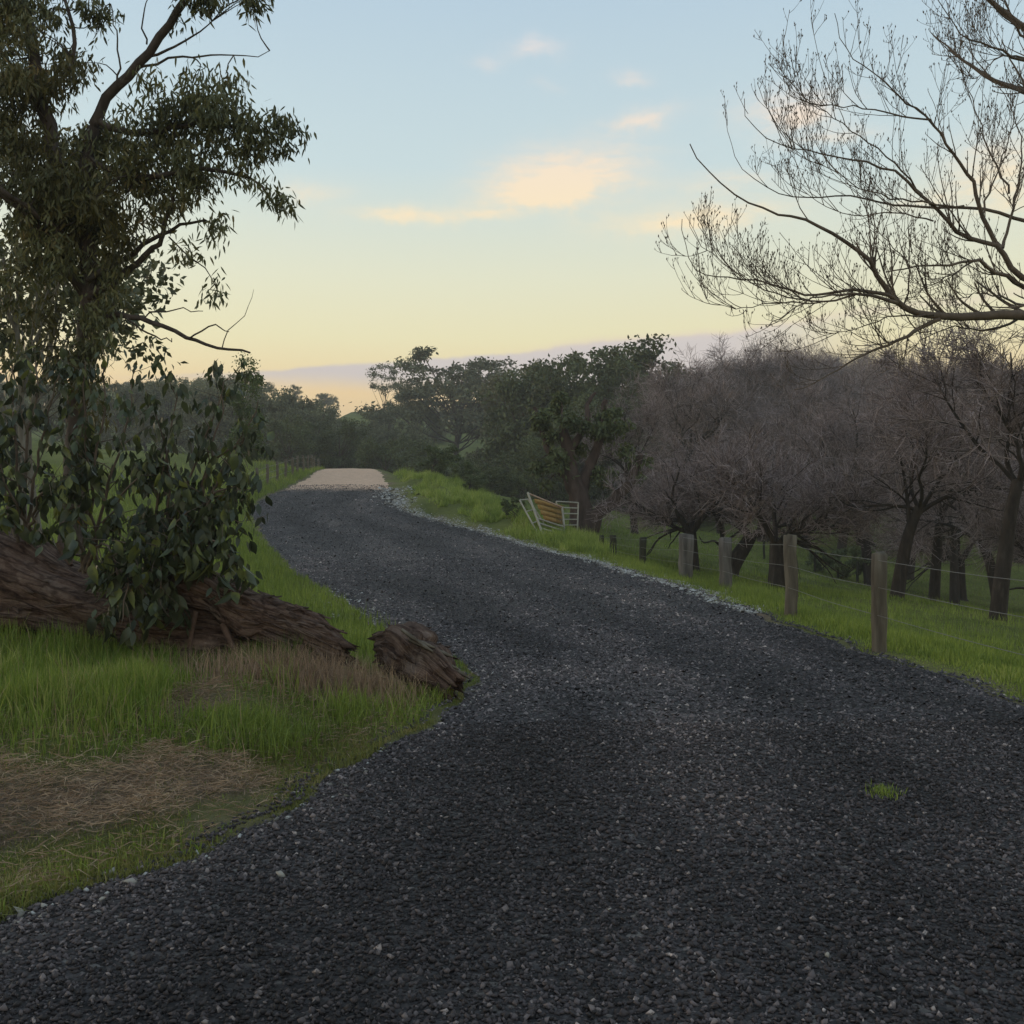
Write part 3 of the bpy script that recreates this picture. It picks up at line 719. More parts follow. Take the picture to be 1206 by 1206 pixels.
def bark_flakes(name, n, base, seed, ln=(.12, .45), wd=(.02, .055)):
    """curling strips of bark lifting off the last log made"""
    r = np.random.default_rng(seed); V, A, B, T = log_mesh.last; nr, k = V.shape[:2]; VV, FF, AL = [], [], []; off = 0
    for i in range(n):
        a = int(r.integers(1, nr - 6)); j = int(r.integers(0, k)); c = V[a, j]; ctr = V[a].mean(0); nrm = unit(c - ctr)
        d = unit(T[a] + r.normal(0, .12, 3)); sd_ = unit(np.cross(d, nrm)); L_ = r.uniform(*ln); W_ = r.uniform(*wd); m_ = 6
        for q in range(m_):
            f = q / (m_ - 1); lift = .010 + (.09 * r.uniform(.2, 1) * max(0, f - .6) ** 1.5 if q > 3 else 0) + r.normal(0, .002)
            p = c + d * L_ * (f - .5) + nrm * lift; ww = W_ * (.5 if q in (0, m_ - 1) else 1) * r.uniform(.7, 1.2)
            VV += [p - sd_ * ww * .5 - nrm * .008, p + nrm * .006, p + sd_ * ww * .5 - nrm * .008]
            AL += [(i * .37 % 1, -ww, f * L_ + i), (i * .37 % 1, 0, f * L_ + i), (i * .37 % 1, ww, f * L_ + i)]
        for q in range(m_ - 1):
            o_ = off + q * 3; FF += [(o_, o_ + 1, o_ + 4, o_ + 3), (o_ + 1, o_ + 2, o_ + 5, o_ + 4)]
        off += m_ * 3
    me = new_mesh(name, np.array(VV) - base, [np.array(FF)])
    me.attributes.new('along', 'FLOAT_VECTOR', 'POINT').data.foreach_set('vector', np.array(AL, dtype=np.float32).ravel())
    return me


def uvr(u, v, Y, rd):
    return [*at(u, v, Y), rd]


ctrl = [uvr(-260, 585, 10.2, .46), uvr(-120, 635, 9.8, .44), uvr(0, 674, 9.35, .43), uvr(100, 703, 9.05, .40), uvr(190, 728, 8.85, .36), uvr(260, 738, 8.7, .31), uvr(325, 760, 8.5, .23), uvr(385, 784, 8.35, .14)]
lb = at(150, 740, 8.95); lb[2] = float(ground_z(lb[0], lb[1]))
lroot = ob('fallen_log', None, loc=lb, label='long fallen tree trunk with flaking brown bark under the leafy shoots', cat='log')
ob('trunk', log_mesh('log_trunk', ctrl, 90, 56, lb, .020, 5), M_LOG, lroot)
ob('bark_flakes', bark_flakes('log_flakes', 260, lb, 301, (.12, .5), (.02, .06)), M_LOG, lroot, kind='stuff')
# an upper slab of split bark lying on the log
ctrl2 = [uvr(205, 688, 8.55, .10), uvr(250, 700, 8.5, .16), uvr(300, 722, 8.42, .16), uvr(350, 742, 8.35, .13), uvr(405, 765, 8.28, .07)]
ob('bark_slab', log_mesh('log_slab', ctrl2, 50, 40, lb, .016, 6, .06), M_LOG, lroot)
ob('bark_flakes', bark_flakes('slab_flakes', 130, lb, 302, (.08, .3), (.015, .045)), M_LOG, lroot, kind='stuff')
r = np.random.default_rng(31)
for (u, v, Y, du, dv, rd) in [(262, 735, 8.35, 20, 45, .035), (352, 760, 8.2, 8, 40, .045), (372, 765, 8.2, 18, 40, .02), (230, 720, 8.35, -8, 60, .03), (70, 640, 8.95, 14, 26, .05)]:
    p0 = at(u, v, Y); p1 = at(u + du, v + dv, Y - .1); tb = Tubes(); tb.add(resample([p0, (p0 + p1) / 2 + r.normal(0, .02, 3), p1], 6), np.linspace(rd, rd * .4, 6), 6)
    ob('branch_stub', tb.mesh('log_stub', lb), M_LOG, lroot)
sb = at(500, 800, 8.15); sb[2] = float(ground_z(sb[0], sb[1]))
ctrl3 = [uvr(458, 764, 8.35, .15), uvr(475, 768, 8.25, .20), uvr(500, 784, 8.12, .175), uvr(520, 798, 8.0, .13), uvr(533, 808, 7.95, .085)]
sroot = ob('log_chunk', None, loc=sb, label='short split chunk of weathered trunk at the gravel edge', cat='log')
ob('wood', log_mesh('chunk_wood', ctrl3, 34, 40, sb, .018, 9, .05), M_LOG, sroot)
ob('bark_flakes', bark_flakes('chunk_flakes', 50, sb, 303, (.06, .2), (.015, .045)), M_LOG, sroot, kind='stuff')
sv_t = Tubes(); r = np.random.default_rng(32)
for i in range(9):
    p0 = at(470 + i * 7, 742 + i * 5.5, 8.0) + r.normal(0, .02, 3); p1 = p0 + np.array([.16, -.06, -.06]) + r.normal(0, .03, 3)
    sv_t.add(resample([p0, p1], 3), [.016, .02, .008], 4)
ob('splinter', sv_t.mesh('chunk_splinters', sb), M_POST, sroot)


# ================================================================== leafy shoots on the log
def big_leaf_mesh(name, seed):
    """a broad pointed leaf 1 long, hanging along -Z, with a midrib fold and a petiole"""
    r = np.random.default_rng(seed); n = 7; V = []; F = []
    wv = np.array([.03, .16, .22, .215, .165, .08, .005]) * r.uniform(.75, 1.2)
    cu = r.uniform(-.55, .55); sw = r.uniform(-.25, .25)
    for i in range(n):
        tt = i / (n - 1); z = -.12 - tt * .88; yb2 = cu * tt * tt; xs_ = sw * tt * tt
        V += [(xs_ - wv[i], yb2 + wv[i] * .30 + r.normal(0, .008), z), (xs_, yb2, z), (xs_ + wv[i], yb2 + wv[i] * .30 + r.normal(0, .008), z)]
    for i in range(n - 1):
        a = i * 3; F += [(a, a + 1, a + 4, a + 3), (a + 1, a + 2, a + 5, a + 4)]
    k = len(V); V += [(-.008, 0, 0), (.008, 0, 0), (.008, 0, -.14), (-.008, 0, -.14)]; F.append((k, k + 1, k + 2, k + 3))
    return new_mesh(name, V, [np.array(F)], smooth=True)


LEAF = [big_leaf_mesh('leaf', i) for i in range(12)]
for q in LEAF: q.materials.append(M_SHOOT)
LEAF_Y = big_leaf_mesh('leaf', 40); LEAF_Y.materials.append(M_SHOOT_Y)
r = np.random.default_rng(41)


def leafy_shoot(root_uvY, stems, nleaf, label, yellow=0):
    bp = at(*root_uvY); root = ob('leafy_shoot', None, loc=bp, label=label, cat='shrub', group='leafy shoots on the fallen log')
    tb = Tubes(); SP, SR = [], []
    for st in stems:
        pts = [bp + r.normal(0, .06, 3)] + [at(*q) for q in st]
        P = resample(pts, 14); P += r.normal(0, .012, P.shape); R = np.linspace(.020, .004, 14)
        tb.add(P, R, 5); SP.append(P); SR.append(R)
    SP = np.array(SP); SR = np.array(SR)
    Q, QR = spawn(SP, SR, 12, .22, .62, 6, .12, -.02, .5, 1.2, .5, r, .25, 1.0, .003, .4)
    tb.add(Q, QR, 4)
    ob('stem', tb.mesh('shoot_stem', bp), M_DARKTWIG, root)
    allP = np.concatenate([Q[:, 2:].reshape(-1, 3), Q[:, 3:].reshape(-1, 3), SP[:, 8:].reshape(-1, 3)])
    pk = allP[r.integers(0, len(allP), nleaf)] + r.normal(0, .03, (nleaf, 3))
    hgt = np.clip((pk[:, 2] - bp[2]) / 1.7, 0, 1); size = (.065 + .115 * r.uniform(0, 1, nleaf) ** 1.3) * (1.15 - .40 * hgt)
    od = np.argsort(-size); pk, size = pk[od], size[od]
    for i in range(min(nleaf, 300)):
        me = LEAF_Y if i < yellow else LEAF[i % 12]
        o = bpy.data.objects.new('leaf', me); C.objects.link(o); o.parent = root
        o.location = tuple(pk[i] - bp); s_ = float(size[i]); o.scale = (s_ * r.uniform(.7, 1.25), s_, s_)
        o.rotation_euler = (r.normal(0, .38), r.normal(0, .38), r.uniform(0, 6.28))
    if nleaf > 300:
        ex = pk[300:]; d_ = np.stack([r.normal(0, .4, len(ex)), r.normal(0, .4, len(ex)), -np.ones(len(ex))], -1)
        V, F = leaf_verts(ex - bp, d_, size[300:], size[300:] * .42, r, .08, True)
        ob('leaves', new_mesh('shoot_leaves', V, [F]), M_SHOOT, root, kind='stuff')
    return root


leafy_shoot((30, 640, 8.9), [[(20, 560, 8.8), (15, 470, 8.7), (20, 425, 8.7)], [(40, 560, 8.7), (60, 480, 8.6), (70, 440, 8.5)], [(0, 560, 8.9), (-30, 480, 8.9)], [(30, 540, 8.7), (45, 450, 8.7), (40, 400, 8.8)], [(45, 590, 8.5), (65, 560, 8.3)], [(10, 580, 8.5), (-10, 520, 8.4)]],
            800, 'dark leafy shoot with one yellowed leaf on the thick end of the fallen log', 1)
leafy_shoot((105, 668, 8.75), [[(105, 580, 8.6), (100, 500, 8.5), (100, 425, 8.4)], [(130, 570, 8.5), (150, 500, 8.4), (160, 435, 8.4)], [(80, 600, 8.5), (85, 530, 8.4)], [(110, 560, 8.6), (125, 470, 8.6), (120, 410, 8.7)], [(120, 640, 8.3), (135, 660, 8.15), (140, 690, 8.1)], [(140, 590, 8.3), (165, 560, 8.2)]],
            900, 'dense leafy shoot rising from the middle of the fallen log', 0)
leafy_shoot((175, 690, 8.6), [[(185, 600, 8.5), (200, 520, 8.4), (210, 455, 8.3)], [(215, 580, 8.4), (245, 510, 8.3), (262, 460, 8.2)], [(180, 640, 8.3), (190, 670, 8.15), (185, 710, 8.1)], [(160, 640, 8.2), (150, 690, 8.05), (145, 735, 8.0)], [(205, 620, 8.3), (225, 600, 8.2)], [(200, 560, 8.5), (180, 480, 8.4)]],
            1000, 'broad leafy shoot drooping over the split bark of the fallen log', 0)
leafy_shoot((215, 690, 8.5), [[(235, 610, 8.4), (265, 550, 8.3), (290, 500, 8.2)], [(240, 600, 8.3), (275, 575, 8.2), (298, 570, 8.1)], [(225, 620, 8.3), (255, 605, 8.2), (283, 615, 8.1)], [(225, 640, 8.2), (240, 650, 8.1)], [(240, 580, 8.4), (255, 510, 8.3), (265, 450, 8.3)], [(210, 640, 8.2), (205, 660, 8.1)], [(240, 560, 8.4), (285, 520, 8.2), (305, 470, 8.1)], [(235, 640, 8.2), (262, 640, 8.1), (270, 668, 8.05)]],
            800, 'leafy shoot arching from the fallen log out towards the gravel', 0)


# ================================================================== near gum tree, left
def trace(pts, Y, r0, r1, n=16, wob=.0, seed=0, dY=0.0):
    """a limb through photo points; Y runs from Y to Y+dY"""
    m_ = len(pts); q = [at(u, v, Y + dY * i / (m_ - 1)) for i, (u, v) in enumerate(pts)]
    P = resample(q, n); rr_ = np.random.default_rng(seed); P[1:] += rr_.normal(0, wob, (n - 1, 3))
    return P, np.linspace(r0, r1, n)


def clustered_leaves(cl, per_px, ln, wd, r, sub=9, limbs=None, tb=None, droop=1.0, six=True, base=0, tw=.006):
    """cl rows u,v,ru,rv,Y,weight; sub-clumps of hanging leaves joined to the nearest limb by twigs"""
    LV = np.concatenate([q for q in limbs]) if limbs is not None else None
    VV, FF, off = [], [], 0
    for (u, v, ru, rv, Y, wt) in cl:
        c = at(u, v, Y); sx = ru * Y / FPX; sz_ = rv * Y / FPX; sy = (sx + sz_) * .5
        k = max(3, int(sub * ru * rv / 2000))
        dd = unit(r.normal(size=(k, 3))) * (r.uniform(0, 1, (k, 1)) ** .45)
        sc_ = c + dd * np.array([sx, sy, sz_])
        if LV is not None:
            for q in sc_:
                j = np.argmin(((LV - q) ** 2).sum(1)); a = LV[j]
                mid = (a + q) / 2 + np.array([0, 0, .10]) * np.linalg.norm(q - a) + r.normal(0, .04, 3)
                tb.add(resample([a, mid, q], 6), np.linspace(tw * 1.6, tw * .5, 6), 4)
        n = int(per_px * ru * rv * wt)
        kk = r.integers(0, k, n); sg = .05 * (sx + sz_) + .062
        pos = sc_[kk] + r.normal(0, 1, (n, 3)) * np.array([sg, sg, sg * .8])
        d_ = np.stack([r.normal(0, .55, n), r.normal(0, .55, n), -np.full(n, droop) + r.normal(0, .35, n)], -1)
        V, F = leaf_verts(pos, d_, r.uniform(*ln, n), r.uniform(*wd, n), r, .10, six)
        VV.append(V); FF.append(F + off); off += len(V)
    return np.concatenate(VV) - base, np.concatenate(FF)


r = np.random.default_rng(51)
gb = np.array([-5.35, 11.8, 0.0]); gb[2] = float(ground_z(gb[0], gb[1])) - .05
groot = ob('gum_tree', None, loc=gb, label='dark drooping gum tree leaning over the fallen log', cat='tree')
tb = Tubes(); limbs = []


def limb(pts, Y, r0, r1, dY=0, n=16, sides=7, seed=0, wob=.015):
    P, R = trace(pts, Y, r0, r1, n, wob, seed, dY); tb.add(P, R, sides); limbs.append(P); return P, R


limb([(80, 700), (88, 560), (98, 440), (108, 340), (98, 240), (112, 150)], 11.8, .155, .075, 0, 24, 10, 1)
limb([(112, 150), (135, 110), (165, 80), (200, 35), (232, -10), (275, -80), (300, -160)], 11.8, .062, .025, -.6, 20, 8, 2)
limb([(100, 250), (60, 160), (40, 60), (20, -60), (10, -200)], 11.8, .10, .04, .5, 18, 8, 3)
limb([(104, 350), (60, 290), (20, 240), (-40, 200), (-140, 150)], 11.8, .08, .03, -.8, 16, 7, 4)
limb([(0, 222), (40, 250), (75, 275), (92, 290)], 11.0, .035, .03, .8, 10, 6, 14)
limb([(102, 380), (140, 372), (180, 378), (225, 398), (262, 411), (298, 414)], 11.6, .045, .012, -.3, 16, 6, 5)
limb([(225, 398), (250, 385), (272, 392)], 11.4, .012, .005, -.1, 8, 4, 55)
limb([(160, 374), (185, 368), (210, 365), (243, 368)], 11.5, .012, .004, -.2, 10, 4, 6)
limb([(262, 411), (275, 385), (290, 365), (300, 342)], 11.3, .007, .002, 0, 8, 4, 61)
limb([(150, 374), (180, 395), (200, 404), (205, 398)], 11.5, .014, .005, -.2, 10, 4, 62)
limb([(104, 350), (145, 325), (175, 300), (192, 280), (205, 235)], 11.7, .05, .02, -.3, 14, 6, 7)
limb([(106, 330), (140, 310), (170, 290), (215, 268), (250, 262)], 11.7, .04, .012, -.2, 14, 6, 8)
limb([(120, 145), (170, 160), (220, 150), (280, 150), (345, 165)], 11.7, .045, .01, -.4, 16, 6, 9)
limb([(108, 190), (160, 210), (230, 200), (300, 215), (325, 245)], 11.7, .045, .01, -.6, 16, 6, 10)
limb([(170, 72), (200, 62), (235, 40), (255, 28)], 11.6, .02, .006, -.2, 10, 5, 11)
limb([(160, 85), (200, 72), (260, 68), (300, 68), (318, 62)], 11.6, .018, .004, -.2, 12, 5, 12)
limb([(82, 90), (90, 60), (83, 20), (75, -20), (78, -80)], 11.9, .03, .014, 0, 10, 5, 13)
limb([(140, 100), (142, 70), (138, 30), (133, 10)], 11.7, .014, .006, 0, 10, 5, 16)
limb([(175, 55), (172, 30), (180, -10)], 11.7, .012, .005, 0, 8, 4, 17)
limb([(200, 280), (230, 310), (250, 330), (258, 350)], 11.5, .010, .004, -.1, 8, 4, 18)
cl = [(250, 125, 78, 46, 11.4, 1), (195, 165, 68, 58, 11.7, 1), (285, 170, 52, 44, 11.2, 1), (180, 215, 52, 48, 11.8, 1), (235, 215, 48, 40, 11.5, .9), (335, 160, 26, 24, 11.2, .8), (345, 150, 14, 14, 11.2, .8), (315, 235, 26, 26, 11.0, .6),
      (255, 260, 14, 34, 11.4, .55), (225, 292, 22, 16, 11.4, .5), (255, 345, 11, 16, 11.3, .8), (112, 22, 24, 26, 11.9, 1), (268, 8, 36, 24, 11.3, 1), (300, 6, 8, 18, 11.3, .9), (240, -30, 50, 30, 11.5, .8), (215, 20, 14, 16, 11.5, .3),
      (28, 60, 56, 60, 11.9, 1.2), (40, 140, 56, 58, 11.9, 1.2), (50, 220, 70, 56, 11.7, 1.2), (112, 225, 56, 56, 11.9, 1.1), (95, 280, 56, 46, 11.7, 1.1), (40, 275, 52, 36, 11.5, 1), (135, 170, 46, 40, 12, 1), (105, 335, 44, 40, 11.6, 1),
      (12, 350, 18, 48, 11.6, .8), (108, 395, 40, 34, 11.5, 1), (65, 430, 54, 26, 11.5, 1), (0, 0, 60, 60, 12, 1), (-40, 100, 60, 90, 12, .6), (-50, 260, 60, 90, 11.8, .6), (60, -60, 80, 50, 12, .6), (150, -110, 90, 60, 11.8, .6), (290, -110, 70, 50, 11.2, .6), (20, -160, 90, 60, 12.2, .5), (-110, 160, 60, 60, 11.2, .5),
      (150, 270, 26, 22, 11.6, .5), (55, 325, 18, 16, 11.6, .4), (20, 410, 22, 22, 11.6, .7)]
V, F = clustered_leaves(cl, .50, (.07, .15), (.016, .032), r, 8, limbs, tb, base=gb)
cl2 = [(50, 215, 60, 50, 11.4, 1), (120, 250, 46, 46, 11.4, 1), (20, 130, 40, 60, 11.5, 1), (130, 290, 30, 40, 11.3, .9), (70, 60, 40, 40, 11.5, .8), (200, 240, 36, 30, 11.3, .5), (96, 440, 40, 30, 11.4, .7), (110, 480, 34, 26, 11.4, .6), (70, 380, 34, 30, 11.4, .8)]
V2, F2 = clustered_leaves(cl2, .30, (.07, .15), (.016, .032), r, 8, limbs, tb, base=gb)
ob('trunk', tb.mesh('gum_trunk', gb), M_BARK, groot)
ob('crown', new_mesh('gum_crown', V, [F]), M_GUMLEAF, groot, kind='stuff')
ob('olive_foliage', new_mesh('gum_olive', V2, [F2]), M_OLIVEGUM, groot, kind='stuff')

# ================================================================== bare tree, right (trunk just right of the view)
r = np.random.default_rng(61)
bb = np.array([8.35, 13.2, 0.0]); bb[2] = float(ground_z(bb[0], bb[1])) - .05
broot = ob('bare_tree', None, loc=bb, label='large bare tree with upswept budding twigs spreading over the fence', cat='tree')
tb = Tubes(); LP = []
z_ = lambda a, b: (780 + a / 2.831, b / 2.831)


def blimb(pts, Y, r0, r1, dY=0, n=20, sides=7, seed=0, zoom=True):
    q = [z_(*p_) if zoom else p_ for p_ in pts]
    P, R = trace(q, Y, r0, r1, n, .012, seed, dY); r0 *= .74; r1 *= .8; R = r1 + (r0 - r1) * np.linspace(1, 0, n) ** 1.6
    tb.add(P, R, sides); LP.append((P, R)); return P, R


TRK = [(1335, 700), (1325, 560), (1310, 430), (1300, 330), (1310, 200), (1320, 80), (1335, -60), (1330, -200)]
q = [at(u, v, 13.2) for u, v in TRK]; q[0] = bb + np.array([0, 0, -.1]); tb.add(resample(q, 24), np.linspace(.26, .02, 24), 12)
blimb([(1475, 1130), (1380, 1080), (1206, 1052), (1050, 1056), (900, 1055), (800, 1025), (740, 960), (690, 880), (600, 800), (480, 735), (380, 715), (260, 665), (150, 575), (90, 480)], 13.1, .125, .008, -1.6, 34, 9, 1)
blimb([(780, 1012), (660, 982), (500, 1000), (400, 1055), (350, 1092)], 12.2, .035, .006, -.5, 16, 6, 2)
blimb([(765, 995), (640, 965), (480, 985), (300, 935), (130, 915), (80, 830), (70, 730)], 12.3, .035, .005, -.9, 22, 6, 3)
blimb([(640, 985), (520, 1010), (330, 960), (190, 870), (110, 800), (85, 720)], 12.1, .02, .004, -.6, 18, 5, 31)
blimb([(560, 1005), (400, 1010), (240, 1030), (150, 1000), (120, 940)], 12.0, .015, .004, -.4, 16, 5, 32)
blimb([(1440, 1010), (1300, 1000), (1206, 960), (1100, 900), (1040, 870), (960, 885), (830, 890), (740, 912)], 13.0, .075, .010, -.9, 22, 8, 4)
blimb([(1040, 870), (940, 930), (870, 960), (840, 1000)], 12.6, .02, .005, -.2, 10, 5, 41)
blimb([(1430, 990), (1206, 930), (1110, 820), (1000, 790), (930, 720), (860, 650), (780, 580), (640, 540), (500, 510), (400, 495), (330, 450), (280, 400), (275, 330)], 13.0, .07, .005, -1.3, 30, 8, 5)
blimb([(1120, 825), (1060, 720), (1030, 610), (960, 510), (890, 410), (790, 340), (700, 250), (620, 200), (590, 130), (570, 50)], 12.8, .045, .005, -.8, 26, 7, 6)
blimb([(890, 405), (760, 385), (640, 360), (480, 345), (430, 270), (395, 120)], 12.4, .018, .004, -.5, 20, 5, 7)
blimb([(860, 650), (760, 540), (620, 440), (520, 370), (430, 290), (370, 200)], 12.5, .018, .004, -.4, 20, 5, 8)
blimb([(1000, 690), (860, 680), (700, 650), (560, 570), (450, 520), (380, 430)], 12.6, .022, .004, -.9, 20, 5, 9)
blimb([(1206, 740), (1060, 700), (900, 690), (780, 690), (620, 660), (480, 660), (370, 640), (260, 560), (215, 440), (205, 350)], 13.4, .035, .004, .4, 26, 6, 10)
blimb([(900, 740), (760, 710), (660, 720), (560, 700), (470, 640), (400, 560)], 12.6, .016, .004, .3, 18, 5, 11)
blimb([(1130, 830), (1180, 620), (1190, 470), (1130, 320), (1100, 280)], 12.9, .03, .005, .4, 18, 6, 12)
blimb([(1150, 650), (1080, 500), (1040, 380), (990, 250), (960, 120)], 13.2, .022, .004, .6, 18, 5, 13)
blimb([(1060, 720), (1120, 560), (1160, 420), (1180, 260)], 13, .022, .004, .4, 18, 5, 14)
blimb([(1460, 420), (1300, 240), (1206, 215), (1100, 165), (1000, 130), (930, 50), (890, -20)], 13, .06, .006, -.8, 20, 7, 15)
blimb([(1440, 330), (1250, 180), (1180, 110), (1120, 60), (1060, -20), (1000, -100)], 13, .055, .006, -.6, 20, 7, 16)
blimb([(1206, 200), (1120, 200), (1040, 260), (960, 270)], 12.8, .02, .004, -.3, 14, 5, 17)
blimb([(920, 1065), (800, 1130), (700, 1170), (620, 1210), (540, 1260), (440, 1300)], 12.6, .045, .008, -.5, 18, 6, 18)
blimb([(900, 1050), (760, 1060), (620, 1100), (500, 1130)], 12.5, .02, .004, -.4, 14, 5, 19)
blimb([(1206, 1060), (1080, 1100), (950, 1090), (850, 1150), (800, 1200)], 13.2, .03, .005, .4, 16, 5, 20)
blimb([(800, 1030), (820, 900), (760, 820), (700, 760), (640, 700)], 12.6, .02, .004, .3, 14, 5, 21)
blimb([(1210, 1020), (1150, 1000), (1060, 980), (960, 1010)], 13.5, .03, .006, .4, 14, 5, 22)
# limbs on the far sides of the tree, outside the view
for i in range(9):
    a = rad(-60 + i * 32); st = at(1318, 420 - 45 * i, 13.2); d_ = np.array([[math.cos(a), math.sin(a), .5]])
    P = poly(st[None], d_, np.array([3.4]), 18, .10, .05, r); R = np.linspace(.07, .006, 18); tb.add(P[0], R, 6); LP.append((P[0], R))
BP = np.array([resample(P, 20) for P, _ in LP]); BR = np.array([np.interp(np.linspace(0, 1, 20), np.linspace(0, 1, len(R)), R) for _, R in LP])
side_up = np.array([.22, 0, 1.0])
Q0, R0 = spawn(BP, BR, 8, .5, 1.4, 12, .06, .045, .3, .9, .42, r, .12, .88, .0055, .4, .35, side_up)
QA, RA = spawn(BP, BR, 7, .3, .9, 9, .07, .09, .35, .95, .42, r, .15, .98, .0045, .35, .4, side_up)
QB, RB = spawn(Q0, R0, 4, .2, .7, 9, .07, .10, .35, 1.0, .6, r, .15, .98, .0034, .35, .5, side_up)
Q1 = np.concatenate([QA, QB]); R1 = np.concatenate([RA, RB])
Q2, R2 = spawn(Q1, R1, 2, .06, .30, 4, .08, .15, .4, 1.1, .65, r, .2, .98, .003, .3, .6, side_up)
Q3, R3 = spawn(Q2, R2, 1, .02, .07, 3, .05, .10, .5, 1.1, .8, r, .3, 1.0, .003, .2, .7, side_up)
tw = Tubes(); tw.add(Q0, R0, 5); tw.add(Q1, R1, 4); tw.add(Q2, R2, 3); tw.add(Q3, R3, 3)
ob('trunk', tb.mesh('bare_trunk', bb), M_DARKTWIG, broot)
ob('twigs', tw.mesh('bare_twigs', bb), M_DARKTWIG, broot, kind='stuff')
tips = np.concatenate([Q0[:, -1], Q1[:, -1], Q2[:, -1], Q3[::2, -1]]); n = len(tips); tips = np.repeat(tips, 2, 0)
d_ = np.stack([r.normal(0, .22, 2 * n), r.normal(0, .22, 2 * n), np.ones(2 * n)], -1)
V, F = leaf_verts(tips - d_ * .008, d_, r.uniform(.02, .05, 2 * n), r.uniform(.010, .018, 2 * n), r, .1)
ob('buds', new_mesh('bare_buds', V - bb, [F]), M_DARKTWIG, broot, kind='stuff')


# ================================================================== bare thicket trees
def bare_tree_meshes(name, seed, trunk, r0, nl=5, spread=1.0, hh=1.0, extra=None):
    r = np.random.default_rng(seed); tb = Tubes(); P = resample(trunk, 12); R = np.linspace(r0 * 1.15, r0 * .72, 12); R[0] *= 1.2; tb.add(P, R, 9)
    top_ = P[-1]
    a = np.arange(nl) / nl * 6.28 + r.uniform(0, 6.28); d_ = np.stack([np.cos(a) * spread, np.sin(a) * spread, r.uniform(.6, 1.3, nl)], -1)
    L1 = poly(np.repeat(top_[None], nl, 0) - np.array([0, 0, .1]), d_, r.uniform(2.2, 3.2, nl) * hh, 12, .16, .02, r)
    R1 = np.linspace(r0 * .34, r0 * .09, 12)[None].repeat(nl, 0); tb.add(L1, R1, 6)
    if extra is not None:
        E = np.array([resample(e, 12) for e in extra]); ER = np.linspace(r0 * .42, r0 * .10, 12)[None].repeat(len(E), 0)
        tb.add(E, ER, 6); L1 = np.concatenate([L1, E]); R1 = np.concatenate([R1, ER])
    L2, R2 = spawn(L1, R1, 9, 1.2, 2.4, 9, .13, .015, .4, 1.1, .55, r, .15, 1, .012, .35); tb.add(L2, R2, 5)
    tw = Tubes()
    L3, R3 = spawn(L2, R2, 8, .6, 1.5, 6, .14, .03, .4, 1.2, .5, r, .1, 1, .010, .35); kz = L3[:, :, 2].min(1) > 1.45; L3, R3 = L3[kz], R3[kz]; tw.add(L3, R3, 3)
    L4, R4 = spawn(L3, R3, 11, .25, .85, 4, .14, .05, .4, 1.2, .8, r, .1, 1, .0075, .3, .6); kz = L4[:, :, 2].min(1) > 1.35; tw.add(L4[kz], R4[kz], 3)
    return tb.mesh(name + '_trunk'), tw.mesh(name + '_twigs')


def put_tree(name, meshes, mats, loc, rz, scale, label, group, cat='tree', names=('trunk', 'crown')):
    root = ob(name, None, loc=loc, label=label, cat=cat, group=group)
    root.rotation_euler = (0, 0, rz); root.scale = (scale, scale, scale) if np.isscalar(scale) else tuple(float(q) for q in scale)
    for me, mt, nm in zip(meshes, mats, names):
        if me is None: continue
        o = ob(nm, me, mt, root)
        if nm in ('crown', 'twigs'): o['kind'] = 'stuff'
    return root


def on_ground(u, Y, sink=.08):
    x = (u - CU) / FPX * Y
    return (x, Y, float(ground_z(x, Y)) - sink)


BV = [bare_tree_meshes('bare_a', 71, [(0, 0, 0), (.02, 0, .7), (0, .05, 1.5)], .26, 5, 1.0, 1.0, [[(0, 0, 1.3), (.5, -.2, 1.75), (1.2, -.3, 1.95), (2.0, -.3, 1.9)]]),
      bare_tree_meshes('bare_b', 72, [(0, 0, 0), (.15, 0, .5), (.6, 0, 1.2), (.75, 0, 1.5)], .28, 4, 1.0, 1.0, [[(.1, 0, .3), (-.15, .1, .9), (-.25, .1, 1.8), (-.9, .2, 2.9)]]),
      bare_tree_meshes('bare_c', 73, [(0, 0, 0), (.15, 0, 1.0), (.35, 0, 1.9), (.6, 0, 2.5)], .17, 4, 1.0, 1.0, [[(.5, 0, 2.3), (1.2, -.1, 2.75), (2.1, -.2, 3.0), (3.3, -.2, 2.95)], [(.35, 0, 1.9), (.3, .1, 2.9), (.15, .2, 4.0)]]),
      bare_tree_meshes('bare_d', 74, [(0, 0, 0), (.12, 0, 1.2), (.3, 0, 2.5), (.45, 0, 3.2)], .17, 5, .9, 1.0)]
TW = (M_DARKBARK, M_TWIG)
G1 = 'bare orchard trees below the fence'
put_tree('bare_tree', BV[0], TW, on_ground(915, 28.7), 0, 1.0, 'bare twiggy tree with a straight trunk beside the third fence post', G1, names=('trunk', 'twigs'))
put_tree('bare_tree', BV[1], TW, on_ground(858, 33), 0, 1.02, 'bare tree with a forked trunk leaning behind the grey fence post', G1, names=('trunk', 'twigs'))
put_tree('bare_tree', BV[2], TW, on_ground(1056, 26), 0, 1.0, 'bare tree leaning away from the fence with one long level branch', G1, names=('trunk', 'twigs'))
put_tree('bare_tree', BV[3], TW, on_ground(1175, 21.5), 0, .98, 'bare tree with a tall slim leaning trunk on the slope', G1, names=('trunk', 'twigs'))
put_tree('bare_tree', BV[0], TW, on_ground(815, 33), 2.2, .95, 'bare twiggy tree right behind the thick strainer post', G1, names=('trunk', 'twigs'))
SHAPE = ['with short straight trunk', 'with low forked trunk', 'with one long level branch', 'with tall slim trunk']
G2 = 'bare trees of the thicket'
r = np.random.default_rng(81)
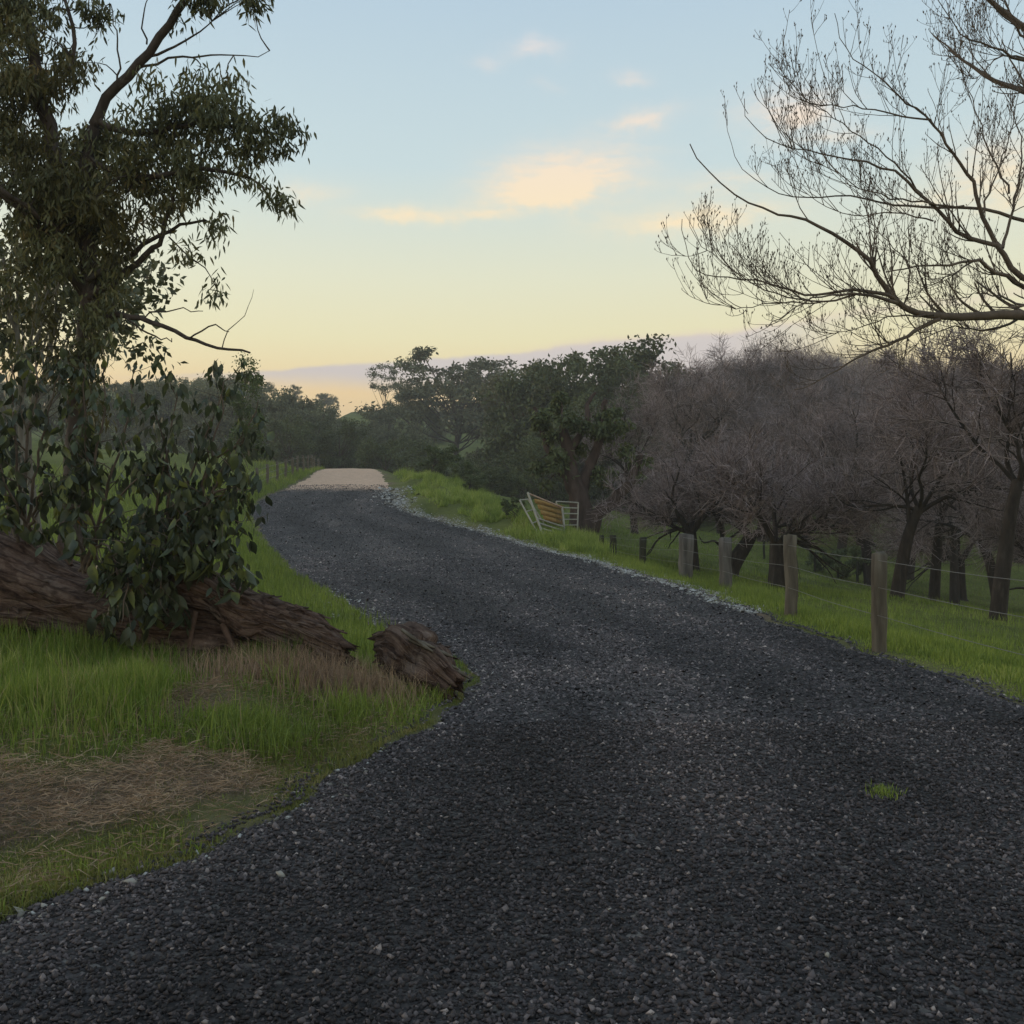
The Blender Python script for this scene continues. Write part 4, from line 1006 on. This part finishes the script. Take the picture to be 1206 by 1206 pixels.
for (u, Y, k, s) in [(748, 47, 3, 1.0), (800, 62, 3, 1.5), (850, 66, 2, 1.55), (900, 64, 0, 1.7), (950, 62, 3, 1.6), (990, 60, 2, 1.55), (1025, 46, 3, 1.3), (1020, 66, 1, 1.8), (1100, 36, 3, 1.15), (1130, 46, 0, 1.3), (1180, 33, 2, 1.15), (1125, 41, 2, 1.1), (1230, 26, 1, .9), (1240, 42, 1, 1.35), (1070, 52, 3, 1.5),
                     (775, 72, 0, 1.5), (1120, 64, 2, 1.7), (1200, 60, 3, 1.65), (1160, 80, 0, 2.0), (1080, 85, 3, 2.0), (1000, 88, 0, 2.0), (920, 90, 2, 1.9), (860, 88, 3, 1.75), (1240, 75, 2, 1.9)]:
    put_tree('bare_tree', BV[k], TW, on_ground(u, Y), r.uniform(0, 6.28), s * r.uniform(.95, 1.05), 'bare thicket tree %s %s' % (SHAPE[k], 'just below the fence' if Y < 40 else 'midway down the slope' if Y < 60 else 'at the back of the thicket'), G2, names=('trunk', 'twigs'))


# ================================================================== leafy background trees
def gum_meshes(name, seed, H, cw, nclump, per, lsz, trunk_h=.35, flat=.6, r0=.28, low=False):
    """trunk and limbs ending in separate clumps of foliage with gaps between"""
    r = np.random.default_rng(seed); tb = Tubes()
    T = resample([(0, 0, -.3), (r.normal(0, .15), r.normal(0, .15), H * trunk_h * .6), (r.normal(0, .3), r.normal(0, .3), H * trunk_h), (r.normal(0, .5), r.normal(0, .5), H * .72)], 12)
    tb.add(T, np.linspace(r0, r0 * .3, 12), 8)
    u1 = r.uniform(0, 1, nclump); ang = r.uniform(0, 6.28, nclump)
    zc = H * (trunk_h * (.55 if low else .95) + (1 - trunk_h * (.55 if low else .95) - .06) * u1)
    prof = np.sin(np.clip((zc / H - trunk_h * .5) / (1 - trunk_h * .5), 0, 1) * np.pi * .82 + .25) ** .6
    rc = cw * .5 * prof * np.sqrt(r.uniform(.08, 1, nclump))
    c = np.stack([np.cos(ang) * rc, np.sin(ang) * rc, zc], -1)
    for q in c:
        j = min(int(len(T) * np.clip((q[2] / H) * .8, .3, .9)), 11); a = T[j]
        mid = (a * .5 + q * .5) + np.array([0, 0, -.06 * H * r.uniform(0, 1)])
        tb.add(resample([a, mid, q], 6), np.linspace(r0 * .30, r0 * .14, 6), 4)
    VV, FF, off = [], [], 0
    for q in c:
        s_ = r.uniform(.6, 1.25) * H / 13.0; n = int(per * r.uniform(.6, 1.3))
        k = 5; scn = q + r.normal(0, .75 * s_, (k, 3)) * np.array([1, 1, flat])
        pos = scn[r.integers(0, k, n)] + r.normal(size=(n, 3)) * s_ * np.array([.36, .36, .34 * flat]) + r.normal(0, .12, (n, 3)) * s_
        d_ = r.normal(size=(n, 3)); d_[:, 2] -= .6
        V, F = leaf_verts(pos, d_, r.uniform(.6, 1.2, n) * lsz, r.uniform(.35, .6, n) * lsz, r, .1)
        VV.append(V); FF.append(F + off); off += len(V)
    return tb.mesh(name + '_trunk'), new_mesh(name + '_crown', np.concatenate(VV), [np.concatenate(FF)])


GV = [gum_meshes('gum_a', 101, 13, 10, 34, 330, .42), gum_meshes('gum_b', 102, 13, 8, 30, 330, .40, .3, .7), gum_meshes('gum_c', 103, 13, 11, 36, 300, .42, .42, .5),
      gum_meshes('gum_d', 104, 13, 9, 34, 340, .40, .15, .8, .25, True), gum_meshes('gum_e', 105, 13, 6, 9, 200, .36, .6, .45, .16), gum_meshes('gum_f', 106, 13, 12, 40, 340, .40, .12, .8, .25, True)]
# foliage skyline seen over the crest (photo pixel u -> v of the tree tops)
sky_u = [150, 240, 300, 330, 380, 405, 430, 455, 480, 535, 580, 610, 650, 690, 730, 780, 830, 900, 1000, 1100, 1210]
sky_v = [450, 445, 448, 450, 462, 474, 480, 482, 480, 478, 476, 458, 440, 430, 432, 436, 426, 412, 412, 420, 425]
r = np.random.default_rng(91)
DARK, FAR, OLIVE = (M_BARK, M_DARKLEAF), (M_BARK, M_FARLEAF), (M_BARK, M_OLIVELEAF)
VAR = {}


def variant(k, mats):
    """the same tree shape with another foliage colour"""
    key = (k, mats[1].name)
    if key not in VAR:
        tm, cm = GV[k][0], GV[k][1].copy(); cm.materials.clear(); cm.materials.append(mats[1])
        VAR[key] = (tm, cm)
    return VAR[key]


def wood_tree(u, Y, k, mats, H, label, group, rz=None, cap=True, wscale=1.0):
    x, yy, zg = on_ground(u, Y, .2)
    if cap:
        Hm = CAMH + (HV - np.interp(u, sky_u, sky_v)) / FPX * Y - zg
        H = min(H, Hm)
    if H < 3: return None
    s = H / 13.0
    return put_tree('gum_tree' if k in (0, 1, 2, 4) else 'bushy_tree', variant(k, mats), mats, (x, yy, zg), r.uniform(0, 6.28) if rz is None else rz, (s * wscale, s * wscale, s), label, group)


# single trees one can pick out
x0, y0, z0 = on_ground(535, 150); wood_tree(535, 150, 2, FAR, CAMH + (590 - 408) / FPX * 150 - z0, 'tall spreading gum with a bare trunk above the far wood', None, .4, False, 1.25)
x0, y0, z0 = on_ground(452, 170); wood_tree(452, 170, 4, FAR, CAMH + (590 - 420) / FPX * 170 - z0, 'thin sparse gum with a flat tuft against the sunset', None, 1.0, False, .75)
x0, y0, z0 = on_ground(715, 105); wood_tree(715, 105, 4, DARK, CAMH + (590 - 392) / FPX * 105 - z0, 'sparse high gum poking above the dark round trees', None, 2.0, False, 1.0)
x0, y0, z0 = on_ground(490, 160); wood_tree(490, 160, 0, FAR, CAMH + (590 - 446) / FPX * 160 - z0, 'grey gum beside the tall spreading gum', None, .2, False, .8)
x0, y0, z0 = on_ground(590, 155); wood_tree(588, 158, 1, FAR, CAMH + (590 - 440) / FPX * 158 - z0, 'rounded grey gum right behind the tall spreading gum', None, .9, False, .9)
# the thick old gum behind the panels
def old_gum():
    r = np.random.default_rng(131); tb = Tubes(); base = np.array(on_ground(688, 41))
    limbs = []
    def tl(pts, Y, r0, r1, dY=0, n=14, s=8):
        P, R = trace(pts, Y, r0, r1, n, .03, int(r0 * 1000), dY); tb.add(P, R, s); limbs.append(P)
    tl([(686, 640), (685, 615), (683, 590), (675, 565), (667, 530), (662, 490)], 41, .60, .16, 0, 16, 10)
    tl([(694, 632), (703, 608), (722, 590), (742, 568), (755, 535)], 41, .34, .14, -.5, 14, 8)
    tl([(683, 590), (690, 560), (705, 520), (712, 470)], 41, .30, .10, .6, 14, 7)
    tl([(678, 570), (655, 548), (640, 515), (630, 480)], 41, .22, .07, .4, 14, 7)
    tl([(668, 535), (690, 500), (692, 475), (700, 462)], 41, .2, .06, .8, 14, 7)
    cl = [(665, 475, 30, 26, 41, .8), (715, 480, 34, 26, 41.5, .8), (690, 500, 48, 28, 41, .9), (640, 515, 26, 34, 41, .9), (668, 540, 34, 26, 40.6, .8), (720, 515, 32, 30, 41, .7), (745, 545, 22, 22, 40.5, .5), (700, 562, 30, 16, 41, .8), (655, 560, 24, 16, 40.6, .7), (725, 560, 20, 14, 40.4, .6), (640, 545, 20, 18, 41, .8)]
    V, F = clustered_leaves(cl, .9, (.16, .34), (.07, .13), r, 8, limbs, tb, .6, False, base, .02)
    root = ob('gum_tree', None, loc=base, label='thick old gum with forked reddish trunk behind the steel panels', cat='tree')
    ob('trunk', tb.mesh('old_gum_trunk', base), M_OLDBARK, root)
    ob('crown', new_mesh('old_gum_crown', V, [F]), M_DARKLEAF, root, kind='stuff')


M_OLDBARK = bark_mat('old_bark', [(.3, (0.0315, 0.0196, 0.0154)), (.55, (0.077, 0.0504, 0.042)), (.8, (0.126, 0.0945, 0.0805))], 4)
old_gum()
KIND = {0: 'dark broad crowned gum', 1: 'dark upright gum', 3: 'dark bushy tree with foliage near the ground', 5: 'dark wide low tree'}
for (u, Y, k, vt, mt, ws, l) in [(640, 92, 0, 424, DARK, .9, 'dark green gum with tufted top rising behind the old forked gum'), (735, 96, 1, 408, DARK, 1.1, 'dark rounded gum under the sparse high gum'), (690, 88, 5, 432, DARK, .9, 'bushy dark tree closing the gap behind the old forked gum'),
                             (668, 120, 2, 415, FAR, .8, 'paler gum with a ragged top far behind the steel panels'), (612, 118, 1, 440, OLIVE, 1.0, 'olive gum beside the tall spreading gum')]:
    x0, y0, z0 = on_ground(u, Y); wood_tree(u, Y, k, mt, CAMH + (590 - vt) / FPX * Y - z0, l, None, None, False, ws)
LA, LB, LC, LD = ('dark bushy tree in the valley wood just beyond the roadside bank', 'grey green gum in the wood behind the sandy crest', 'olive round tree among the bare thicket on the right slope', 'far gum on the hillside behind the wood')
for (u, Y, k, H) in [(455, 92, 5, 7), (480, 100, 3, 8), (510, 88, 3, 6.5), (530, 96, 5, 7), (560, 84, 5, 6.5), (590, 90, 3, 7), (620, 78, 5, 7.5), (650, 74, 3, 8), (640, 95, 1, 14), (680, 84, 5, 12), (715, 88, 1, 13), (750, 78, 3, 10), (660, 110, 0, 15), (700, 100, 5, 14), (575, 112, 5, 7), (430, 104, 5, 7), (400, 100, 3, 7.5), (370, 106, 5, 8), (340, 98, 3, 8), (600, 70, 5, 4.5), (570, 68, 3, 4)]:
    wood_tree(u, Y, k, DARK, H, KIND[k] + (' right beyond the roadside bank' if Y < 85 else ' in the valley wood beyond the sandy crest' if u < 520 else ' in the valley wood behind the steel panels'), 'dark trees of the valley wood')
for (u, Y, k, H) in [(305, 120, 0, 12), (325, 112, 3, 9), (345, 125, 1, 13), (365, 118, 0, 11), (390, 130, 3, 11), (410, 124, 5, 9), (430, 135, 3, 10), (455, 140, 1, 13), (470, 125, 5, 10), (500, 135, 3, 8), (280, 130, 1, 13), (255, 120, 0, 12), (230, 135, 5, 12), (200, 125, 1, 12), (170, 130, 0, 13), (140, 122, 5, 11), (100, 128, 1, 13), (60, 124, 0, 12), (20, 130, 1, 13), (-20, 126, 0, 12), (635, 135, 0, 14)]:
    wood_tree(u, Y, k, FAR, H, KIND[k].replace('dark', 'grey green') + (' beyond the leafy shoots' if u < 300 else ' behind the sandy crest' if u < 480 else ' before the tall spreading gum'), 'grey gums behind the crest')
for (u, Y, k, H) in [(770, 92, 3, 11), (800, 100, 5, 13), (835, 110, 3, 14), (780, 120, 1, 16)]:
    wood_tree(u, Y, k, OLIVE, H, LC, 'olive trees at the thicket edge')
for i in range(58):
    Y = r.uniform(175, 330); u = r.uniform(-20, 860)
    if 545 < u < 615 and Y < 215: continue
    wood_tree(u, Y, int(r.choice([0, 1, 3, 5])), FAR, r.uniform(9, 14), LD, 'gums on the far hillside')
# bare wood over the right hill
for i in range(72):
    Y = r.uniform(85, 190); u = r.uniform(790, 1250); x, yy, zg = on_ground(u, Y, .2)
    Hm = CAMH + (HV - np.interp(u, sky_u, sky_v)) / FPX * Y - zg; s = min(2.6, max(Hm, 3) / 7.0)
    kb = int(r.integers(0, 4)); put_tree('bare_tree', BV[kb], TW, (x, yy, zg), r.uniform(0, 6.28), s, 'far brownish bare tree %s on the right hill' % SHAPE[kb], 'bare wood on the hill', names=('trunk', 'twigs'))
# slim pale gums behind the near gum
SL = gum_meshes('slim', 141, 9, 4.5, 16, 180, .22, .5, .6, .10)
for (u, Y, rz) in [(28, 19, 0), (52, 20.5, 1.4)]:
    put_tree('gum_tree', SL, (M_PALEBARK, M_GUMLEAF), on_ground(u, Y), rz, .95, 'slim pale trunked gum behind the dark leaning gum', 'slim gums behind the log')
# bright young tree by the left field
YB = gum_meshes('young', 151, 5.6, 2.2, 22, 260, .20, .12, 1.3, .08, True)
put_tree('young_tree', YB, (M_BARK, M_BRIGHTLEAF), on_ground(292, 60), 0, 1.0, 'bright yellow green young tree at the end of the far fence', None)
# low shrubs on the bank and in the paddock
SH = gum_meshes('shrub', 161, 1.6, 2.2, 26, 190, .13, .1, .8, .04, True)
M_SHRUB = foliage_mat('shrub_leaf', [(0, (.05, .075, .025)), (.5, (.10, .13, .05)), (1, (.18, .20, .10))], .6, .2, .6)
for (u, Y, s, l) in [(515, 55, 1.15, 'pale green shrub topping the roadside bank'), (540, 52, .8, 'low grey green shrub sloping down the bank'), (556, 50, .7, 'small shrub at the lower end of the bank'), (1000, 47, 1.0, 'dark low shrub in the lower paddock'), (970, 49, .8, 'small dark shrub beside the lower paddock posts'), (606, 37.5, .5, 'weedy shrub against the steel panels')]:
    put_tree('shrub', SH if u < 900 else (SH[0], variant(3, DARK)[1] if False else SH[1]), (M_BARK, M_SHRUB), on_ground(u, Y, .05), r.uniform(0, 6), s, l, None, 'shrub')


# ================================================================== fences
def post_mesh(name, h, rd, seed, k=9, square=False):
    r = np.random.default_rng(seed); n = 7; zs = np.linspace(-.35, h, n); th = np.arange(k) / k * 6.283
    R = rd * (1 + r.normal(0, .05, (n, k))) * (1 + r.normal(0, .04, (1, k)))
    cx = r.normal(0, .012, (n, 1)); V = np.stack([np.cos(th) * R + cx, np.sin(th) * R, np.repeat(zs[:, None], k, 1) + (np.arange(n) == n - 1)[:, None] * r.normal(0, .015, (n, k))], -1)
    idx = np.arange(n * k).reshape(n, k); a, b2 = idx[:-1], idx[1:]
    q = np.stack([a, np.roll(a, -1, 1), np.roll(b2, -1, 1), b2], -1).reshape(-1, 4)
    V = np.concatenate([V.reshape(-1, 3), [(0, 0, h + .015)]]); t1 = np.stack([np.full(k, n * k), idx[-1], np.roll(idx[-1], -1)], -1)
    return new_mesh(name, V, [q, t1])


fr = ob('wire_fence', None, loc=(3.9, 10.4, 0), label='post and wire fence along the right edge of the gravel', cat='fence')
FB = np.array([3.9, 10.4, 0])
tops = []
for (u, Y, h, rd, mt, sd_) in [(1330, 6.6, 1.1, .085, M_POST, 0), (1036, 10.4, 1.05, .078, M_POST, 1), (932, 13.7, 1.13, .090, M_POST, 2), (855, 19.6, 1.06, .125, M_GREYPOST, 3), (808, 22.6, 1.06, .17, M_GREYPOST, 4), (757, 27.5, .82, .105, M_DARKPOST, 5), (723, 30.5, .72, .10, M_DARKPOST, 6), (709, 32.5, .6, .08, M_DARKPOST, 7)]:
    x, yy, zg = on_ground(u, Y, 0)
    o = ob('post', post_mesh('fence_post', h, rd, sd_), mt, fr, loc=np.array([x, yy, zg]) - FB); o.rotation_euler = (0, rad([0, -1, .5, 1, 0, 1.5, -2, 0][sd_]), sd_)
    tops.append((x, yy, zg, h, rd))
for f, wl in ((.93, 1), (.66, 1), (.38, 1)):
    pts = []
    for (x, yy, zg, h, rd), nx in zip(tops, tops[1:] + [None]):
        pts.append(np.array([x - rd * .6, yy, zg + 1.05 * f * min(h / 1.05, 1.02)]))
        if nx is not None:
            q_ = (pts[-1] + np.array([nx[0], nx[1], nx[2] + 1.05 * f * min(nx[3] / 1.05, 1.02)])) / 2; q_[2] -= .025; pts.append(q_)
    tb = Tubes(); tb.add(resample(pts, 60) - FB, np.full(60, .0030), 5); ob('wire', tb.mesh('fence_wire'), M_WIRE, fr)

ff = ob('wire_fence', None, loc=(-12.6, 50, 2.3), label='weathered picket post fence beside the sandy crest', cat='fence'); FB = np.array([-12.6, 50, 2.3])
ft = []
for i, Y in enumerate([45.5, 48, 50, 52, 54, 56, 58, 60, 62, 64.5, 67, 70]):
    x = float(Lf(Y)) - (.9 - .35 * min(1, max(0, (Y - 50) / 12))); zg = float(ground_z(x, Y))
    ob('post', post_mesh('far_post', 1.02, .075, 20 + i), M_POST, ff, loc=np.array([x, Y, zg]) - FB); ft.append((x, Y, zg))
for f in (.9, .6, .3):
    tb = Tubes(); tb.add(resample([np.array([x, y, z + f]) - FB for x, y, z in ft], 40), np.full(40, .008), 4); ob('wire', tb.mesh('far_wire'), M_WIRE, ff)

lf_ = ob('wire_fence', None, loc=(15, 50, -2), label='row of dark stakes crossing the lower paddock', cat='fence'); FB = np.array([15, 50, -2.0])
for i, (u, Y) in enumerate([(900, 50), (930, 49), (960, 48), (987, 47), (1010, 46), (1035, 45)]):
    x, yy, zg = on_ground(u, Y, 0); ob('post', post_mesh('stake', 1.0, .06, 50 + i), M_DARKPOST, lf_, loc=np.array([x, yy, zg]) - FB)


# ================================================================== steel livestock panels and planks
def pipe(P, rd, base, name, mat, root, sides=8, n=6):
    tb = Tubes(); tb.add(resample(P, n) - base, np.full(n, rd), sides); return ob(name, tb.mesh(name), mat, root)


def panel(c, rails, label, mat, mat2=None, rd=.03):
    """c: corners TL, BL, TR, BR"""
    TL, BL, TR, BR = [np.asarray(q, float) for q in c]; base = BL
    root = ob('livestock_panel', None, loc=base, label=label, cat='panel', group='steel panels leaning by the fence')
    pipe([TL, BL], rd, base, 'stile', mat, root); pipe([TR, BR], rd, base, 'stile', mat, root)
    for i, f in enumerate(rails):
        a = TL * (1 - f) + BL * f; b2 = TR * (1 - f) + BR * f
        pipe([a, b2], rd * .8, base, 'rail', mat2 if (mat2 is not None and i == 0) else mat, root)
    return root


panel([at(621.5, 580, 35.4), at(639, 629, 34.9), at(662, 597, 36.6), at(666, 636, 36.2)], [.02, .62, .74, .86, .98], 'leaning pale pipe panel with a pinkish top rail', M_PIPE, M_PINK, .042)
panel([at(655, 590.5, 36.9), at(662, 626, 36.7), at(681, 592, 37.2), at(680, 625, 37.0)], [.0, .2, .4, .6, .8, 1.0], 'upright pale pipe panel by the thick gum trunk', M_PIPE, None, .03)
panel([at(612, 589, 35.6), at(637, 635, 35.0), at(622, 588, 37.0), at(648, 628, 36.6)], [.0, .3, .6, .9], 'pipe panel lying lowest against the weedy bank', M_PIPE, None, .032)
for i in range(4):
    a = at(630 + i * 3.6, 590 + i * 6.6, 35.9 - i * .04); b2 = at(664 - i * .5, 598.5 + i * 5.6, 37.0 - i * .04)
    ax = unit(b2 - a); upv = unit(at(640, 580, 36) - at(650, 615, 35.7)); th = np.cross(ax, upv); upv = np.cross(th, ax)
    hw, ht, ln = .088, .02, np.linalg.norm(b2 - a)
    V = []; rr_ = np.random.default_rng(170 + i)
    for q in (0, .5, 1):
        for (s1, s2) in ((-1, -1), (1, -1), (1, 1), (-1, 1)):
            V.append(a + ax * ln * (q + (rr_.normal(0, .015) if q != .5 else 0)) + upv * hw * s1 + th * (ht * s2 + (rr_.normal(0, .006))))
    V = np.array(V); F = []
    for q in (0, 4):
        for j in range(4): F.append((q + j, q + (j + 1) % 4, q + 4 + (j + 1) % 4, q + 4 + j))
    F += [(3, 2, 1, 0), (8, 9, 10, 11)]
    ob('plank', new_mesh('plank', V - a, [np.array(F)]), M_PLANK, None, loc=a, label='orange weathered timber plank stacked inside the leaning panel', cat='plank', group='planks in the panel stack')

# ================================================================== loose pale stones, sticks, a weed
r = np.random.default_rng(181)
for i, (u, v) in enumerate([(22, 1078), (50, 1074), (100, 1040), (128, 1031), (154, 1050), (118, 1072), (345, 935), (300, 990), (330, 1040), (975, 1138), (720, 1078), (440, 845), (460, 835)]):
    Y = CAMH * FPX / (v - HV); x = (u - CU) / FPX * Y; s = np.array([r.uniform(.03, .055)])
    V, F = stones(np.zeros(1), np.zeros(1), np.zeros(1), s, r, .6)
    zt = max(float(road_z(x, Y)), float(ground_z(x, Y)))
    ob('stone', new_mesh('stone', V, [F]), M_PALESTONE, loc=(x, Y, zt + float(s[0]) * .12), label='single pale stone lying loose by the gravel edge', cat='stone', group='loose pale stones')
for (u, v, dx, dy, l) in [(545, 815, .22, .02, 'short pale stick beside the split log chunk'), (560, 808, .10, -.05, 'bit of pale bark on the gravel by the log chunk')]:
    Y = CAMH * FPX / (v - HV); x = (u - CU) / FPX * Y; p0 = np.array([x, Y, float(road_z(x, Y)) + .015])
    tb = Tubes(); tb.add(resample([(0, 0, 0), (dx * .5, dy * .5 + .01, .012), (dx, dy, 0)], 5), [.008, .012, .011, .009, .005], 6)
    ob('stick', tb.mesh('stick'), M_PALEBARK, loc=p0, label=l, cat='stick')
Y = CAMH * FPX / (940 - HV); x = (1042 - CU) / FPX * Y; n = 220
V, q, tr = blades(r.normal(0, .04, n), r.normal(0, .05, n), r.uniform(.015, .055, n), r.uniform(.004, .007, n), r, .7, z=np.zeros(n))
ob('weed', new_mesh('weed', V, [q, tr]), M_FARGRASS, loc=(x, Y, float(road_z(x, Y))), label='small green weed tuft growing in the open gravel', cat='weed')

# ================================================================== haze
HAZE = 0.0010
if HAZE > 0:
    zmin = float(Zg.min()) - 1.0; zmax = 62.0
    x0, x1, y0, y1 = gx[0] - 5, gx[-1] + 5, gy[0] - 5, gy[-1] + 5
    V = [(x, y, z) for z in (zmin, zmax) for (x, y) in ((x0, y0), (x1, y0), (x1, y1), (x0, y1))]
    F = np.array([(3, 2, 1, 0), (4, 5, 6, 7), (0, 1, 5, 4), (1, 2, 6, 5), (2, 3, 7, 6), (3, 0, 4, 7)])
    m = bpy.data.materials.new('haze'); m.use_nodes = True; t = m.node_tree; t.nodes.clear()
    o_ = t.nodes.new('ShaderNodeOutputMaterial'); pv = t.nodes.new('ShaderNodeVolumePrincipled')
    pv.inputs['Density'].default_value = HAZE; pv.inputs['Color'].default_value = (.93, .90, .86, 1)
    t.links.new(pv.outputs[0], o_.inputs['Volume'])
    ob('haze', new_mesh('haze', V, [F]), m, kind='stuff', label='thin evening haze in the air over the valley', cat='haze')
